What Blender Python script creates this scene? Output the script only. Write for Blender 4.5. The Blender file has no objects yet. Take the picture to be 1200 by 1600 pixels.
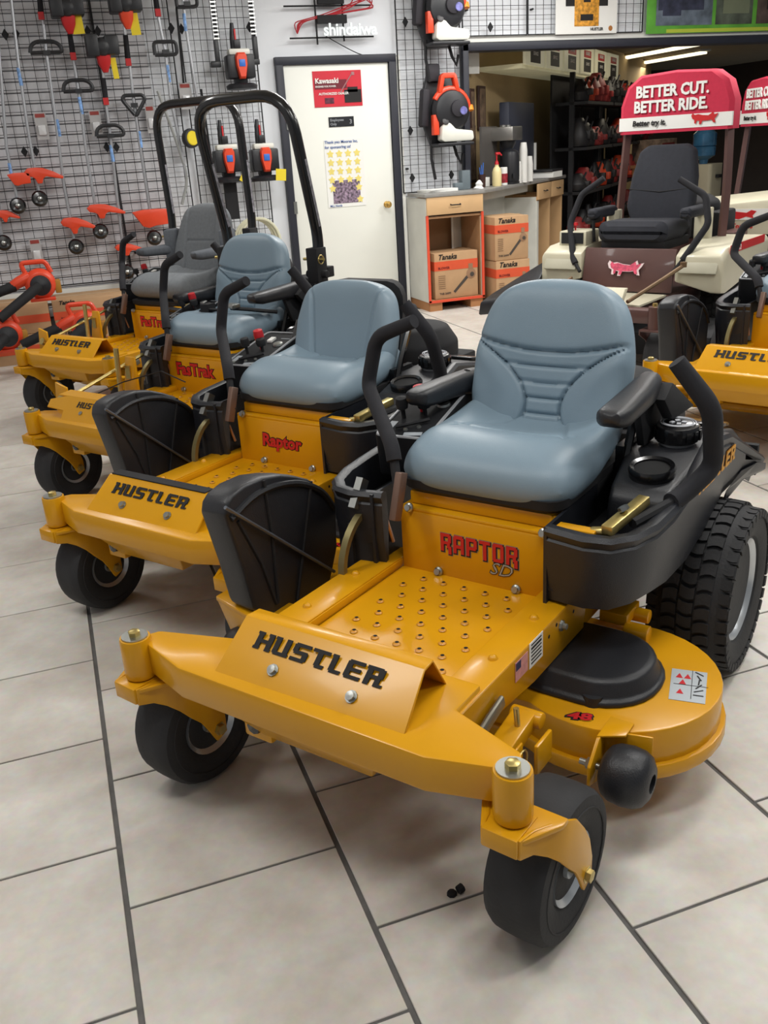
import bpy, bmesh, math, random
from mathutils import Vector, Matrix
import numpy as np
random.seed(7)
S = bpy.context.scene
C = S.collection
PI = math.pi
# ---------------------------------------------------------------- camera
cd = bpy.data.cameras.new('camera'); cam = bpy.data.objects.new('camera', cd); C.objects.link(cam)
Rt = Vector((0.93832, -0.34090, -0.05778)); Up = Vector((0.17791, 0.33275, 0.92608)); Fw = Vector((0.29648, 0.87924, -0.37288))
Mx = Matrix((Rt, Up, -Fw)).transposed().to_4x4(); Mx.translation = (0, 0, 1.40)
cam.matrix_world = Mx
cd.sensor_fit = 'VERTICAL'; cd.sensor_height = 24.0; cd.lens = 1420.6 / 1600 * 24.0
cd.clip_start = 0.05; cd.clip_end = 60
S.camera = cam
# ---------------------------------------------------------------- world, lights, exposure
wd = bpy.data.worlds.new('world'); S.world = wd; wd.use_nodes = True
wb = wd.node_tree.nodes['Background']; wb.inputs[0].default_value = (0.88, 0.94, 1.0, 1); wb.inputs[1].default_value = 0.17
S.view_settings.view_transform = 'Standard'; S.view_settings.look = 'None'; S.view_settings.gamma = 1.0
S.view_settings.use_curve_mapping = False; S.view_settings.exposure = 0.10
def area(name, loc, sx, sy, power, col=(1, .99, .96), rot=(0, 0, 0)):
    l = bpy.data.lights.new(name, 'AREA'); l.shape = 'RECTANGLE'; l.size = sx; l.size_y = sy; l.energy = power; l.color = col
    o = bpy.data.objects.new(name, l); C.objects.link(o); o.location = loc; o.rotation_euler = rot; return o
for x, y, p in [(2.25, 5.45, 56), (2.6, 2.2, 36), (5.2, 5.6, 60), (5.2, 2.2, 45), (3.9, 7.0, 26), (2.4, 6.7, 15), (-0.7, 5.8, 22), (-1.0, 2.2, 24), (0.4, 0.8, 22), (2.6, 0.2, 28)]:
    area('ceiling_fluorescent', (x, y, 2.93), 1.25, 0.32, p)
area('back_room_fluorescent', (6.9, 9.7, 2.4), 1.2, .3, 9, (1, .9, .7), (0, 0, 0.8))
area('back_room_fluorescent', (9.9, 14.3, 2.36), .3, 3.2, 20, (1, .92, .75))
# ---------------------------------------------------------------- materials
def lin(c):
    c = c / 255.0
    return c / 12.92 if c <= 0.04045 else ((c + 0.055) / 1.055) ** 2.4
MATS = {}
def mat(name, rgb, rough=.5, metal=0., coat=0., var=.06, scale=6., bump=0., bscale=200., emit=0., spec=.5):
    if name in MATS: return MATS[name]
    m = bpy.data.materials.new(name); m.use_nodes = True; nt = m.node_tree; b = nt.nodes['Principled BSDF']
    col = [lin(v) for v in rgb]
    n = nt.nodes.new('ShaderNodeTexNoise'); n.inputs['Scale'].default_value = scale; n.inputs['Detail'].default_value = 4
    tc = nt.nodes.new('ShaderNodeTexCoord'); nt.links.new(tc.outputs['Object'], n.inputs['Vector'])
    r = nt.nodes.new('ShaderNodeValToRGB'); e = r.color_ramp.elements
    e[0].position = .3; e[1].position = .7
    e[0].color = [max(0, c * (1 - var)) for c in col] + [1]; e[1].color = [min(1, c * (1 + var)) for c in col] + [1]
    nt.links.new(n.outputs['Fac'], r.inputs['Fac']); nt.links.new(r.outputs['Color'], b.inputs['Base Color'])
    b.inputs['Roughness'].default_value = rough; b.inputs['Metallic'].default_value = metal
    b.inputs['Coat Weight'].default_value = coat; b.inputs['Coat Roughness'].default_value = .08
    b.inputs['Specular IOR Level'].default_value = spec
    if emit:
        nt.links.new(r.outputs['Color'], b.inputs['Emission Color']); b.inputs['Emission Strength'].default_value = emit
    if bump:
        n2 = nt.nodes.new('ShaderNodeTexNoise'); n2.inputs['Scale'].default_value = bscale; n2.inputs['Detail'].default_value = 3
        nt.links.new(tc.outputs['Object'], n2.inputs['Vector'])
        bp = nt.nodes.new('ShaderNodeBump'); bp.inputs['Strength'].default_value = bump; bp.inputs['Distance'].default_value = .004
        nt.links.new(n2.outputs['Fac'], bp.inputs['Height']); nt.links.new(bp.outputs['Normal'], b.inputs['Normal'])
    MATS[name] = m; return m
YEL = mat('yellow_paint', (212, 151, 16), .26, 0, .08, .03, 3, spec=.38)
GREY = mat('seat_vinyl', (124, 144, 158), .42, 0, .0, .03, 4, .12, 500)
GFAB = mat('seat_fabric', (112, 116, 120), .85, 0, 0, .08, 60, .3, 400)
GFAB2 = mat('seat_fabric_dark', (84, 88, 94), .9, 0, 0, .08, 60, .3, 400)
BLK = mat('black_plastic', (34, 35, 39), .42, 0, 0, .12, 8, .18, 300)
BLKM = mat('black_matte', (24, 24, 27), .8, 0, 0, .15, 10)
BLKG = mat('black_gloss', (18, 18, 20), .25, 0, .4, .1, 8)
FOAM = mat('foam_grip', (30, 30, 35), .88, 0, 0, .1, 30, .15, 500)
RUB = mat('tyre_rubber', (38, 38, 40), .72, 0, 0, .2, 12, .2, 120)
DBLUE = mat('black_fender_plastic', (30, 32, 38), .38, 0, 0, .08, 5, .2, 400)
ZINC = mat('zinc_plate', (170, 172, 168), .32, .95, 0, .08, 20)
CHROME = mat('bright_steel', (196, 200, 204), .3, .65, 0, .05, 6)
BRASS = mat('yellow_zinc', (196, 176, 112), .34, .9, 0, .15, 25)
WOOD = mat('maple_laminate', (212, 174, 128), .45, 0, .1, .06, 5)
WHITE = mat('white_paint', (232, 232, 226), .6, 0, 0, .02, 2)
WALLW = mat('white_wall', (226, 229, 234), .7, 0, 0, .02, 2)
DOORW = mat('door_cream', (236, 237, 229), .5, 0, 0, .015, 2)
SLAT = mat('slatwall_grey', (206, 206, 210), .75, 0, 0, .04, 4)
TRIMB = mat('black_trim', (34, 36, 48), .5, 0, 0, .08, 5)
ORANGE = mat('orange_plastic', (226, 72, 40), .4, 0, .1, .06, 8)
RED = mat('red_plastic', (196, 36, 44), .4, 0, .1, .06, 8)
CARD = mat('cardboard', (186, 150, 112), .85, 0, 0, .05, 12)
BROWN = mat('brown_paint', (88, 60, 56), .4, 0, .2, .06, 6)
CREAM = mat('cream_paint', (206, 200, 176), .4, 0, .2, .04, 5)
STEEL = mat('brushed_steel', (150, 148, 144), .35, .8, 0, .06, 3)
PWHITE = mat('paper_white', (236, 236, 232), .8, 0, 0, .02, 5)
PYEL = mat('paper_yellow', (232, 208, 50), .8, 0, 0, .04, 5)
INK = mat('black_ink', (22, 20, 20), .6, 0, 0, .05, 5)
REDINK = mat('red_ink', (196, 30, 34), .5, 0, 0, .08, 9)
TANK = mat('milky_plastic', (226, 226, 216), .5, 0, 0, .03, 5)
BLUE = mat('blue_badge', (50, 110, 200), .4, 0, 0, .1, 20)
PBLK = mat('panel_black', (24, 25, 28), .7, 0, 0, .1, 8, spec=.2)
DARK = mat('recess_shade', (8, 8, 9), .9, 0, 0, .1, 5)  # near-black for flat discs, painting the shade inside holes and wells
# ---------------------------------------------------------------- geometry helpers
class MB:
    def __init__(s): s.v = []; s.f = []
    def add(s, V, F, M=None):
        k = len(s.v)
        for p in V:
            s.v.append(tuple(M @ Vector(p)) if M is not None else tuple(p))
        s.f += [tuple(k + i for i in f) for f in F]; return s
    def box(s, c, d, M=None, rz=0., rx=0., ry=0.):
        x, y, z = d[0] / 2, d[1] / 2, d[2] / 2
        V = [Vector((a * x, b * y, e * z)) for e in (-1, 1) for b in (-1, 1) for a in (-1, 1)]
        R = Matrix.Rotation(rz, 3, 'Z') @ Matrix.Rotation(ry, 3, 'Y') @ Matrix.Rotation(rx, 3, 'X')
        V = [R @ v + Vector(c) for v in V]
        return s.add(V, [(0, 2, 3, 1), (4, 5, 7, 6), (0, 1, 5, 4), (2, 6, 7, 3), (0, 4, 6, 2), (1, 3, 7, 5)], M)
    def prism(s, poly, off, M=None):
        n = len(poly); o = Vector(off); A = [Vector(p) for p in poly]; V = A + [p + o for p in A]
        return s.add(V, [tuple(range(n))[::-1], tuple(range(n, 2 * n))] + [(i, (i + 1) % n, n + (i + 1) % n, n + i) for i in range(n)], M)
    def cyl(s, p0, p1, r0, r1=None, n=14, M=None):
        return s.tube([p0, p1], [r0, r0 if r1 is None else r1], n, M=M)
    def tube(s, path, r, n=8, closed=False, M=None, flat=1.):
        P = [Vector(p) for p in path]; m = len(P); rs = r if isinstance(r, (list, tuple)) else [r] * m
        V = []; F = []; prev = None
        for i in range(m):
            if closed: t = (P[(i + 1) % m] - P[i - 1])
            else: t = P[min(i + 1, m - 1)] - P[max(i - 1, 0)]
            t.normalize()
            if prev is None:
                a = Vector((0, 0, 1)) if abs(t.z) < .9 else Vector((1, 0, 0)); u = t.cross(a).normalized()
            else:
                u = (prev - t * prev.dot(t))
                if u.length < 1e-6: u = t.orthogonal()
                u.normalize()
            prev = u; w = t.cross(u)
            for k in range(n):
                a = 2 * PI * k / n; V.append(P[i] + (u * math.cos(a) + w * math.sin(a) * flat) * rs[i])
        for i in range(m if closed else m - 1):
            j = (i + 1) % m
            for k in range(n):
                k2 = (k + 1) % n; F.append((i * n + k, i * n + k2, j * n + k2, j * n + k))
        if not closed: F += [tuple(range(n))[::-1], tuple((m - 1) * n + k for k in range(n))]
        return s.add(V, F, M)
    def lathe(s, prof, c, ax=(0, 0, 1), n=24, M=None):
        ax = Vector(ax).normalized(); a = Vector((0, 0, 1)) if abs(ax.z) < .9 else Vector((1, 0, 0))
        u = ax.cross(a).normalized(); w = ax.cross(u); c = Vector(c); V = []; F = []; m = len(prof)
        for r, h in prof:
            for k in range(n):
                t = 2 * PI * k / n; V.append(c + ax * h + (u * math.cos(t) + w * math.sin(t)) * max(r, 1e-5))
        for i in range(m - 1):
            for k in range(n):
                k2 = (k + 1) % n; F.append((i * n + k, i * n + k2, (i + 1) * n + k2, (i + 1) * n + k))
        if prof[0][0] > 1e-4: F.append(tuple(range(n))[::-1])
        if prof[-1][0] > 1e-4: F.append(tuple((m - 1) * n + k for k in range(n)))
        return s.add(V, F, M)
    def loft(s, loops, cap=True, M=None, closed=True):
        n = len(loops[0]); V = [p for L in loops for p in L]; F = []
        for i in range(len(loops) - 1):
            for k in range(n if closed else n - 1):
                k2 = (k + 1) % n; F.append((i * n + k, i * n + k2, (i + 1) * n + k2, (i + 1) * n + k))
        if cap: F += [tuple(range(n))[::-1], tuple((len(loops) - 1) * n + k for k in range(n))]
        return s.add(V, F, M)
    def mesh(s, name, bevel=0., seg=2, ang=35, merge=0.):
        me = bpy.data.meshes.new(name); me.from_pydata(s.v, [], s.f); me.update()
        bm = bmesh.new(); bm.from_mesh(me)
        if merge: bmesh.ops.remove_doubles(bm, verts=bm.verts, dist=merge)
        bmesh.ops.recalc_face_normals(bm, faces=bm.faces)
        if bevel:
            ed = [e for e in bm.edges if len(e.link_faces) == 2 and e.calc_face_angle(0) > .5]
            bmesh.ops.bevel(bm, geom=ed, offset=bevel, segments=seg, profile=.5, affect='EDGES', clamp_overlap=True)
        for f in bm.faces: f.smooth = True
        bm.to_mesh(me); bm.free(); me.set_sharp_from_angle(angle=math.radians(ang)); return me
CACHE = {}
def put(name, me, m, parent=None, label=None):
    o = bpy.data.objects.new(name, me); C.objects.link(o)
    if m is not None and not me.materials: me.materials.append(m)
    if parent is not None: o.parent = parent
    if label: o['label'] = label
    return o
def part(name, key, fn, m, parent, label=None, bevel=0., seg=2, ang=35, merge=0.):
    if key is None or key not in CACHE:
        b = MB(); fn(b); me = b.mesh(name, bevel, seg, ang, merge)
        if key is not None: CACHE[key] = me
    else: me = CACHE[key]
    return put(name, me, m, parent, label)
def PAIR(name, key, vals, fn, m, parent, label=None, **kw):
    r = None
    for i, q in enumerate(vals): r = part(name, None if key is None else '%s_%d' % (key, i), lambda b, q=q: fn(b, q), m, parent, label, **kw)
    return r
def empty(name, loc, rz=0., label=None, cat=None, group=None):
    o = bpy.data.objects.new(name, None); C.objects.link(o); o.location = loc; o.rotation_euler = (0, 0, rz)
    o.empty_display_size = .1
    return tag(o, label, cat, group)
def tag(o, label=None, cat=None, group=None, kind=None):
    if label: o['label'] = label
    if cat: o['category'] = cat
    if group: o['group'] = group
    if kind: o['kind'] = kind
    return o
def copy_tree(o, parent=None):
    c = o.copy(); C.objects.link(c)
    if parent is not None: c.parent = parent
    for ch in [x for x in bpy.data.objects if x.parent == o]: copy_tree(ch, c)
    return c
def frame(O, R, U):
    R = Vector(R).normalized(); U = Vector(U); U = (U - R * U.dot(R)).normalized(); N = R.cross(U)
    M = Matrix((R, U, N)).transposed().to_4x4(); M.translation = Vector(O); return M
def fillet(pts, r, n=5):
    P = [Vector(p) for p in pts]; out = [P[0]]
    for i in range(1, len(P) - 1):
        a = (P[i - 1] - P[i]); b = (P[i + 1] - P[i]); d = min(r, a.length * .49, b.length * .49)
        p0 = P[i] + a.normalized() * d; p2 = P[i] + b.normalized() * d
        for k in range(n + 1):
            t = k / n; out.append(p0 * (1 - t) ** 2 + P[i] * 2 * t * (1 - t) + p2 * t * t)
    out.append(P[-1]); return out
def rrect(x0, y0, x1, y1, r, n=4):
    out = []
    for cx, cy, a0 in ((x1 - r, y1 - r, 0), (x0 + r, y1 - r, 90), (x0 + r, y0 + r, 180), (x1 - r, y0 + r, 270)):
        for k in range(n + 1):
            a = math.radians(a0 + 90 * k / n); out.append((cx + r * math.cos(a), cy + r * math.sin(a)))
    return out
def text(name, s, m, parent, M, size, bold=0., shear=0., wscale=1., depth=.0006, align='LEFT', space=1.):
    cu = bpy.data.curves.new('t', 'FONT'); cu.body = s; cu.size = size; cu.offset = bold; cu.shear = shear; cu.extrude = depth
    cu.align_x = align; cu.resolution_u = 2; cu.space_character = space
    o = bpy.data.objects.new('t', cu); C.objects.link(o)
    bpy.context.view_layer.update()
    me = bpy.data.meshes.new_from_object(o.evaluated_get(bpy.context.evaluated_depsgraph_get()))
    bpy.data.objects.remove(o); bpy.data.curves.remove(cu)
    me.transform(M @ Matrix.Diagonal((wscale, 1, 1, 1))); me.name = name; me.materials.clear()
    return put(name, me, m, parent)
G7 = {'H': [(-.06, 0, .34, .16), (-.06, .84, .34, 1), (0, 0, .3, 1), (.68, 0, .98, 1), (.25, .4, .75, .6), (.68, 0, 1.04, .16), (.62, .84, .98, 1)],
 'U': [(-.06, .84, .3, 1), (0, .08, .3, 1), (.1, 0, .95, .2), (.62, .0, .92, 1), (.62, 0, 1.0, .16)],
 'S': [(.08, .8, .98, 1), (0, .5, .3, .92), (.08, .4, .88, .6), (.64, .08, .94, .52), (0, 0, .86, .2)],
 'T': [(-.02, .8, .98, 1), (.3, .1, .6, .95), (.38, 0, .88, .2)],
 'L': [(-.02, .84, .32, 1), (.02, .1, .32, 1), (.1, 0, .72, .2)],
 'E': [(0, .08, .3, .92), (.08, .8, .94, 1), (.08, .41, .84, .6), (.08, 0, .94, .2)],
 'R': [(-.06, .8, .8, 1), (0, 0, .3, 1), (.62, .46, .94, .94), (.1, .38, .84, .57), (.56, .0, .84, .5), (.66, 0, 1.04, .16)]}
G7.update({'A': [(0, 0, .28, .9), (.66, 0, .94, .9), (.1, .8, .84, 1), (.1, .3, .84, .48)], 'P': [(0, 0, .28, 1), (.1, .82, .84, 1), (.66, .46, .94, .92), (.1, .36, .84, .54)],
 'O': [(0, .08, .28, .92), (.66, .08, .94, .92), (.08, .82, .86, 1), (.08, 0, .86, .18)], 'r': [(0, 0, .28, 1), (.1, .82, .84, 1), (.66, .5, .94, .92), (.1, .4, .84, .57), (.56, .2, .82, .5), (.68, -.12, .96, .32)],
 't': [(0, .82, .94, 1), (.32, -.04, .62, .95)]})
def block_text(name, s, m, parent, M, h, total, shear=.14, grow=0.):
    b = MB(); n = len(s); w = []; x = 0
    for ch in s:
        r = G7[ch]; wd_ = {'L': .78}.get(ch, 1.02); w.append(x); x += wd_ + .12
    sx = total / (x - .12)
    for i, ch in enumerate(s):
        for j, (x0, y0, x1, y1) in enumerate(G7[ch]):
            z = .0002 + .00004 * j
            q = [((w[i] + a) * sx + shear * c * h + gx, c * h + gy) for a, c, gx, gy in ((x0, y0, -grow, -grow), (x1, y0, grow, -grow), (x1, y1, grow, grow), (x0, y1, -grow, grow))]
            b.add([M @ Vector((a, c, z)) for a, c in q] , [(0, 1, 2, 3)])
            b.add([M @ Vector((a, c, -.002)) for a, c in q], [(3, 2, 1, 0)])
    return put(name, b.mesh(name), m, parent)
def slab(pos, nx, ny, name):
    sa = [math.sin(PI / 2 * (2 * i / nx - 1)) for i in range(nx + 1)]; sb = [math.sin(PI / 2 * (2 * j / ny - 1)) for j in range(ny + 1)]
    b = MB()
    for sd in (1, -1):
        k = len(b.v)
        for bb in sb:
            for aa in sa: b.v.append(tuple(pos(aa, bb, sd)))
        for j in range(ny):
            for i in range(nx):
                q = [k + j * (nx + 1) + i, k + j * (nx + 1) + i + 1, k + (j + 1) * (nx + 1) + i + 1, k + (j + 1) * (nx + 1) + i]
                b.f.append(tuple(q))
    return b.mesh(name, merge=1e-5, ang=80)
# ================================================================ ROOM
def struct(name, fn, m, parent=None, bevel=0.):
    o = part(name, None, fn, m, parent, bevel=bevel)
    if parent is None: o['kind'] = 'structure'
    return o
# floor: tiles laid in a running bond, grout below
def tile_mat():
    m = bpy.data.materials.new('ceramic_tile'); m.use_nodes = True; nt = m.node_tree; b = nt.nodes['Principled BSDF']
    g = nt.nodes.new('ShaderNodeNewGeometry'); oi = nt.nodes.new('ShaderNodeObjectInfo')
    n = nt.nodes.new('ShaderNodeTexNoise'); n.inputs['Scale'].default_value = 4.5; n.inputs['Detail'].default_value = 6; n.inputs['Roughness'].default_value = .62
    n2 = nt.nodes.new('ShaderNodeTexNoise'); n2.inputs['Scale'].default_value = 45; n2.inputs['Detail'].default_value = 4
    mp = nt.nodes.new('ShaderNodeVectorMath'); mp.operation = 'ADD'; cx = nt.nodes.new('ShaderNodeCombineXYZ'); mm = nt.nodes.new('ShaderNodeMath'); mm.operation = 'MULTIPLY'; mm.inputs[1].default_value = 40
    nt.links.new(oi.outputs['Random'], mm.inputs[0]); nt.links.new(mm.outputs[0], cx.inputs['Z']); nt.links.new(g.outputs['Position'], mp.inputs[0]); nt.links.new(cx.outputs[0], mp.inputs[1])
    nt.links.new(mp.outputs[0], n.inputs['Vector']); nt.links.new(mp.outputs[0], n2.inputs['Vector'])
    r = nt.nodes.new('ShaderNodeValToRGB'); e = r.color_ramp.elements; e[0].position = .3; e[1].position = .72
    e[0].color = (lin(200), lin(191), lin(181), 1); e[1].color = (lin(226), lin(223), lin(215), 1)
    nt.links.new(n.outputs['Fac'], r.inputs['Fac'])
    mx = nt.nodes.new('ShaderNodeMix'); mx.data_type = 'RGBA'; mx.blend_type = 'MULTIPLY'; mx.inputs[0].default_value = .22
    nt.links.new(r.outputs[0], mx.inputs[6]); nt.links.new(n2.outputs['Color'], mx.inputs[7])
    nt.links.new(mx.outputs[2], b.inputs['Base Color']); b.inputs['Roughness'].default_value = .42; b.inputs['Specular IOR Level'].default_value = .35
    bp = nt.nodes.new('ShaderNodeBump'); bp.inputs['Strength'].default_value = .12; bp.inputs['Distance'].default_value = .003
    nt.links.new(n.outputs['Fac'], bp.inputs['Height']); nt.links.new(bp.outputs[0], b.inputs['Normal']); return m
TILE = tile_mat(); GROUT = mat('grout', (96, 94, 92), .9, 0, 0, .15, 30)
floor = struct('floor', lambda b: b.box((4.5, 8.0, -.054), (15, 19, .1)), GROUT)
TW, TS, TU = .44716, .43554, -.08512
def tile_fn(b):
    b.box((0, 0, -.004), (TW - .0115, TS - .0065, .008))
spots = []
for k in range(-5, 20):
    ph = .413 if k % 2 else .221
    for n in range(-3, 36):
        cx = TU + (k + .5) * TW; cy = ph + (n + .5) * TS
        if cy > 8.0 and cx < 3.9: continue
        if cy < -.6 or cx > 10.5 or cx > 3.2 + cy * .8 or cx < -1.3 + .08 * cy: continue
        spots.append((cx * cx + cy * cy, cx, cy))
spots.sort()
for i, (_, cx, cy) in enumerate(spots[:298]):
    o = part('tile', 'tile', tile_fn, TILE, floor, bevel=.0012, seg=1); o.location = (cx, cy, 0)
bf = MB()
for _, cx, cy in spots[298:]: bf.box((cx, cy, -.004), (TW - .0115, TS - .0065, .008))
o = put('tile_field', bf.mesh('tile_field'), TILE, floor); o['kind'] = 'stuff'
WY = 8.07
DX0, DX1, DZ = 2.077, 2.996, 2.057
def wb_fn(b):
    b.box(((-2.2 + 2.02) / 2, WY + .06, 1.5), (4.22, .12, 3.0)); b.box((2.54, WY + .06, 2.556), (1.04, .12, .888)); b.box((3.37, WY + .06, 1.5), (.62, .12, 3.0))
    b.box((5.9, WY + .06, 2.59), (4.44, .12, .82)); b.box((9.6, WY + .06, 1.5), (3.0, .12, 3.0))
    b.box((2.53, WY + .14, 1.06), (1.2, .03, 2.2))
struct('wall_back', wb_fn, WALLW)
struct('wall_left', lambda b: b.box((-2.26, 3.4, 1.5), (.12, 9.4, 3.0)), SLAT)
struct('ceiling', lambda b: b.box((3.6, 3.6, 3.05), (12, 9.2, .1)), WHITE)
DB = struct('door_1', lambda b: b.box(((DX0 + DX1) / 2, WY - .012, DZ / 2 + .006), (DX1 - DX0 - .006, .04, DZ - .012)), DOORW, bevel=.003)
part('door_knob', None, lambda b: b.lathe([(.028, 0), (.026, .008), (.01, .012), (.01, .03), (.024, .04), (.03, .052), (.026, .064), (0, .07)], (2.915, WY - .032, .916), (0, -1, 0)), mat('brass_knob', (206, 168, 96), .25, .9), DB)
for z in (1.62, .95, .3): part('hinge', None, lambda b: b.box((DX0 - .004, WY - .045, z), (.03, .03, .1)), ZINC, DB)
def dframe(b):
    for x in (DX0 - .033, DX1 + .033): b.box((x, WY - .02, 1.055), (.062, .07, 2.11))
    b.box(((DX0 + DX1) / 2, WY - .02, DZ + .031), (DX1 - DX0 + .13, .072, .062))
struct('trim_1', dframe, TRIMB, bevel=.003)
struct('trim_2', lambda b: b.box((3.085, WY - .015, 1.055), (.03, .04, 2.11)), WHITE)
def oframe(b):
    b.box((3.705, WY + .03, 1.09), (.055, .2, 2.18)); b.box((5.9, WY + .03, 2.15), (4.45, .2, .062))
struct('trim_3', oframe, TRIMB, bevel=.003)
struct('trim_4', lambda b: b.box((5.9, WY - .012, 2.212), (4.4, .03, .045)), WHITE)
struct('baseboard_back', lambda b: b.box((-.1, WY - .03, .42), (4.2, .05, .1)), WHITE)
# slatwall behind the trimmers, slat by slat
sw = empty('slatwall', (-.6, WY, 0), 0, 'grey slatted wall panelling behind the hanging string trimmers', 'wall panel')
part('backing_board', None, lambda b: b.box((0, -.008, 1.55), (3.2, .014, 2.9)), mat('slat_groove', (128, 127, 130), .9), sw)
for i in range(36): part('slat', 'slat', lambda b: b.box((0, -.021, 0), (3.2, .014, .069)), SLAT, sw, bevel=.003, seg=1).location = (0, 0, .29 + i * .0762)
def gridwall(x0, x1, z0, z1, px, label, y=WY - .06):
    t = empty('wire_grid_panel', ((x0 + x1) / 2, y, z0), 0, label, 'grid panel'); w = x1 - x0; h = z1 - z0
    fr = part('frame', None, lambda b: [b.box((s * w / 2, 0, h / 2), (.009, .009, h)) for s in (-1, 1)] + [b.box((0, 0, e), (w, .009, .009)) for e in (0, h)], BLKM, t)
    def wires(b):
        n = int(w / px)
        for i in range(1, n + 1):
            if i * px < w - .01: b.box((-w / 2 + i * px, 0, h / 2), (.0038, .0038, h))
        for i in range(1, int(h / .0762) + 1): b.box((0, -.004, i * .0762), (w, .0038, .0038))
    o = part('wire', None, wires, BLKM, t); o['kind'] = 'stuff'
    for xx, zz in ((-w / 2 + .05, .2), (w / 2 - .05, h - .2)): part('standoff', None, lambda b: b.cyl((xx, 0, zz), (xx, .055, zz), .008), BLKM, t)
    return t
gridwall(-1.9, -.62, .5, 2.78, .0762, 'black wire grid panel at the far left end of the trimmer wall')
gridwall(-.61, .62, .5, 2.78, .0762, 'black wire grid panel behind the left string trimmers')
gridwall(.63, 1.2, .5, 2.78, .0762, 'narrow black wire grid panel behind the rightmost orange-guard trimmer')
gridwall(1.27, 1.86, .5, 2.78, .0515, 'finer black wire grid panel left of the white door')
gridwall(3.08, 3.66, 1.0, 2.78, .0755, 'black wire grid panel between the white door and the wide opening', WY - .045)
gridwall(3.69, 4.31, 2.236, 2.9, .077, 'short black wire grid panel above the left end of the wide opening', WY - .045)
gridwall(4.32, 5.5, 2.236, 2.9, .077, 'short black wire grid panel behind the yellow mower poster', WY - .045)
# ---------------------------------------------------------------- back room
DG = Vector((math.cos(PI / 4), math.sin(PI / 4), 0)); DN = Vector((-DG.y, DG.x, 0))
TAN = mat('tan_wall', (176, 152, 112), .8, 0, 0, .05, 3)
MD = frame((3.70, 8.16, 0), DG, (0, 0, 1))     # x along the diagonal wall, y up, z towards the room
def dbox(b, x0, x1, z0, z1, d0, d1): b.box(((x0 + x1) / 2, (z0 + z1) / 2, (d0 + d1) / 2), (x1 - x0, z1 - z0, d1 - d0), MD)
struct('wall_diagonal', lambda b: dbox(b, 0, 9.5, 0, 2.75, -.12, 0), TAN)
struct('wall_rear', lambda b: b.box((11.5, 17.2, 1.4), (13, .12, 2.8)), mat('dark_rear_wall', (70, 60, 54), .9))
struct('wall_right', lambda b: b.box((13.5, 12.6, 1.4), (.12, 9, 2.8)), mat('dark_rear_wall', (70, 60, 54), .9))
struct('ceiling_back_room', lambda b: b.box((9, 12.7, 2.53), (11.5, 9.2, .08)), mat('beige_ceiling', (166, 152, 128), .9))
lb = empty('lit_header', MD @ Vector((0, 1.99, .02)), PI / 4, 'cream header with a row of red and black signs high on the diagonal wall', 'sign')
part('housing', None, lambda b: b.box((2.62, -.18, .02), (4.1, .42, .04)), mat('header_cream', (214, 208, 170), .6, emit=.12), lb)
for i in range(6):
    p = part('sign_panel', 'signpanel', lambda b: b.box((0, -.4, .17), (.62, .03, .28)), mat('sign_cream', (222, 218, 186), .5, emit=.16), lb, bevel=.004); p.location = (.92 + i * .69, 0, 0)
    part('sign_print', 'signprint', lambda b: b.box((0, -.418, .12), (.32, .004, .13)), INK, p)
    part('sign_print', 'signprint2', lambda b: b.box((0, -.418, .235), (.32, .004, .07)), REDINK, p)
    text('lettering', 'ENGINES', PWHITE, p, frame((0, -.421, .225), (1, 0, 0), (0, 0, 1)), .05, .001, align='CENTER')
    text('lettering', 'SERVICE', PWHITE, p, frame((0, -.421, .12), (1, 0, 0), (0, 0, 1)), .045, .0, align='CENTER')
for i, (x, z, w, h) in enumerate([(.28, 1.66, .12, .36), (.55, 1.68, .2, .38), (.2, 1.28, .3, .5)]):
    f = empty('picture_frame', MD @ Vector((x, z, .012)), PI / 4, ['narrow dark framed picture nearest the opening on the tan wall', 'wider dark framed picture beside the narrow one on the tan wall', 'low dark framed picture behind the coffee maker'][i], 'picture')
    part('frame', None, lambda b: b.box((0, -.008, 0), (w, .02, h)), mat('dark_frame', (56, 34, 30), .5), f, bevel=.003)
    part('print', None, lambda b: b.box((0, -.02, 0), (w - .05, .004, h - .05)), mat('brown_print', (104, 84, 66), .8, var=.5, scale=14), f)
for x, y in [(10.0, 14.4), (8.9, 12.2)]:
    l = empty('ceiling_light', (x, y, 2.46), 0.0, 'long fluorescent ceiling strip %s in the back room' % ('farther away' if y > 13 else 'nearer the opening'), 'ceiling light')
    part('housing', None, lambda b: b.box((0, 0, .015), (.2, 3.0, .03)), WHITE, l)
    part('tube', None, lambda b: b.box((0, 0, -.02), (.14, 2.9, .03)), mat('tube_glow', (255, 240, 205), .5, emit=1.6), l, bevel=.01)
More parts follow.
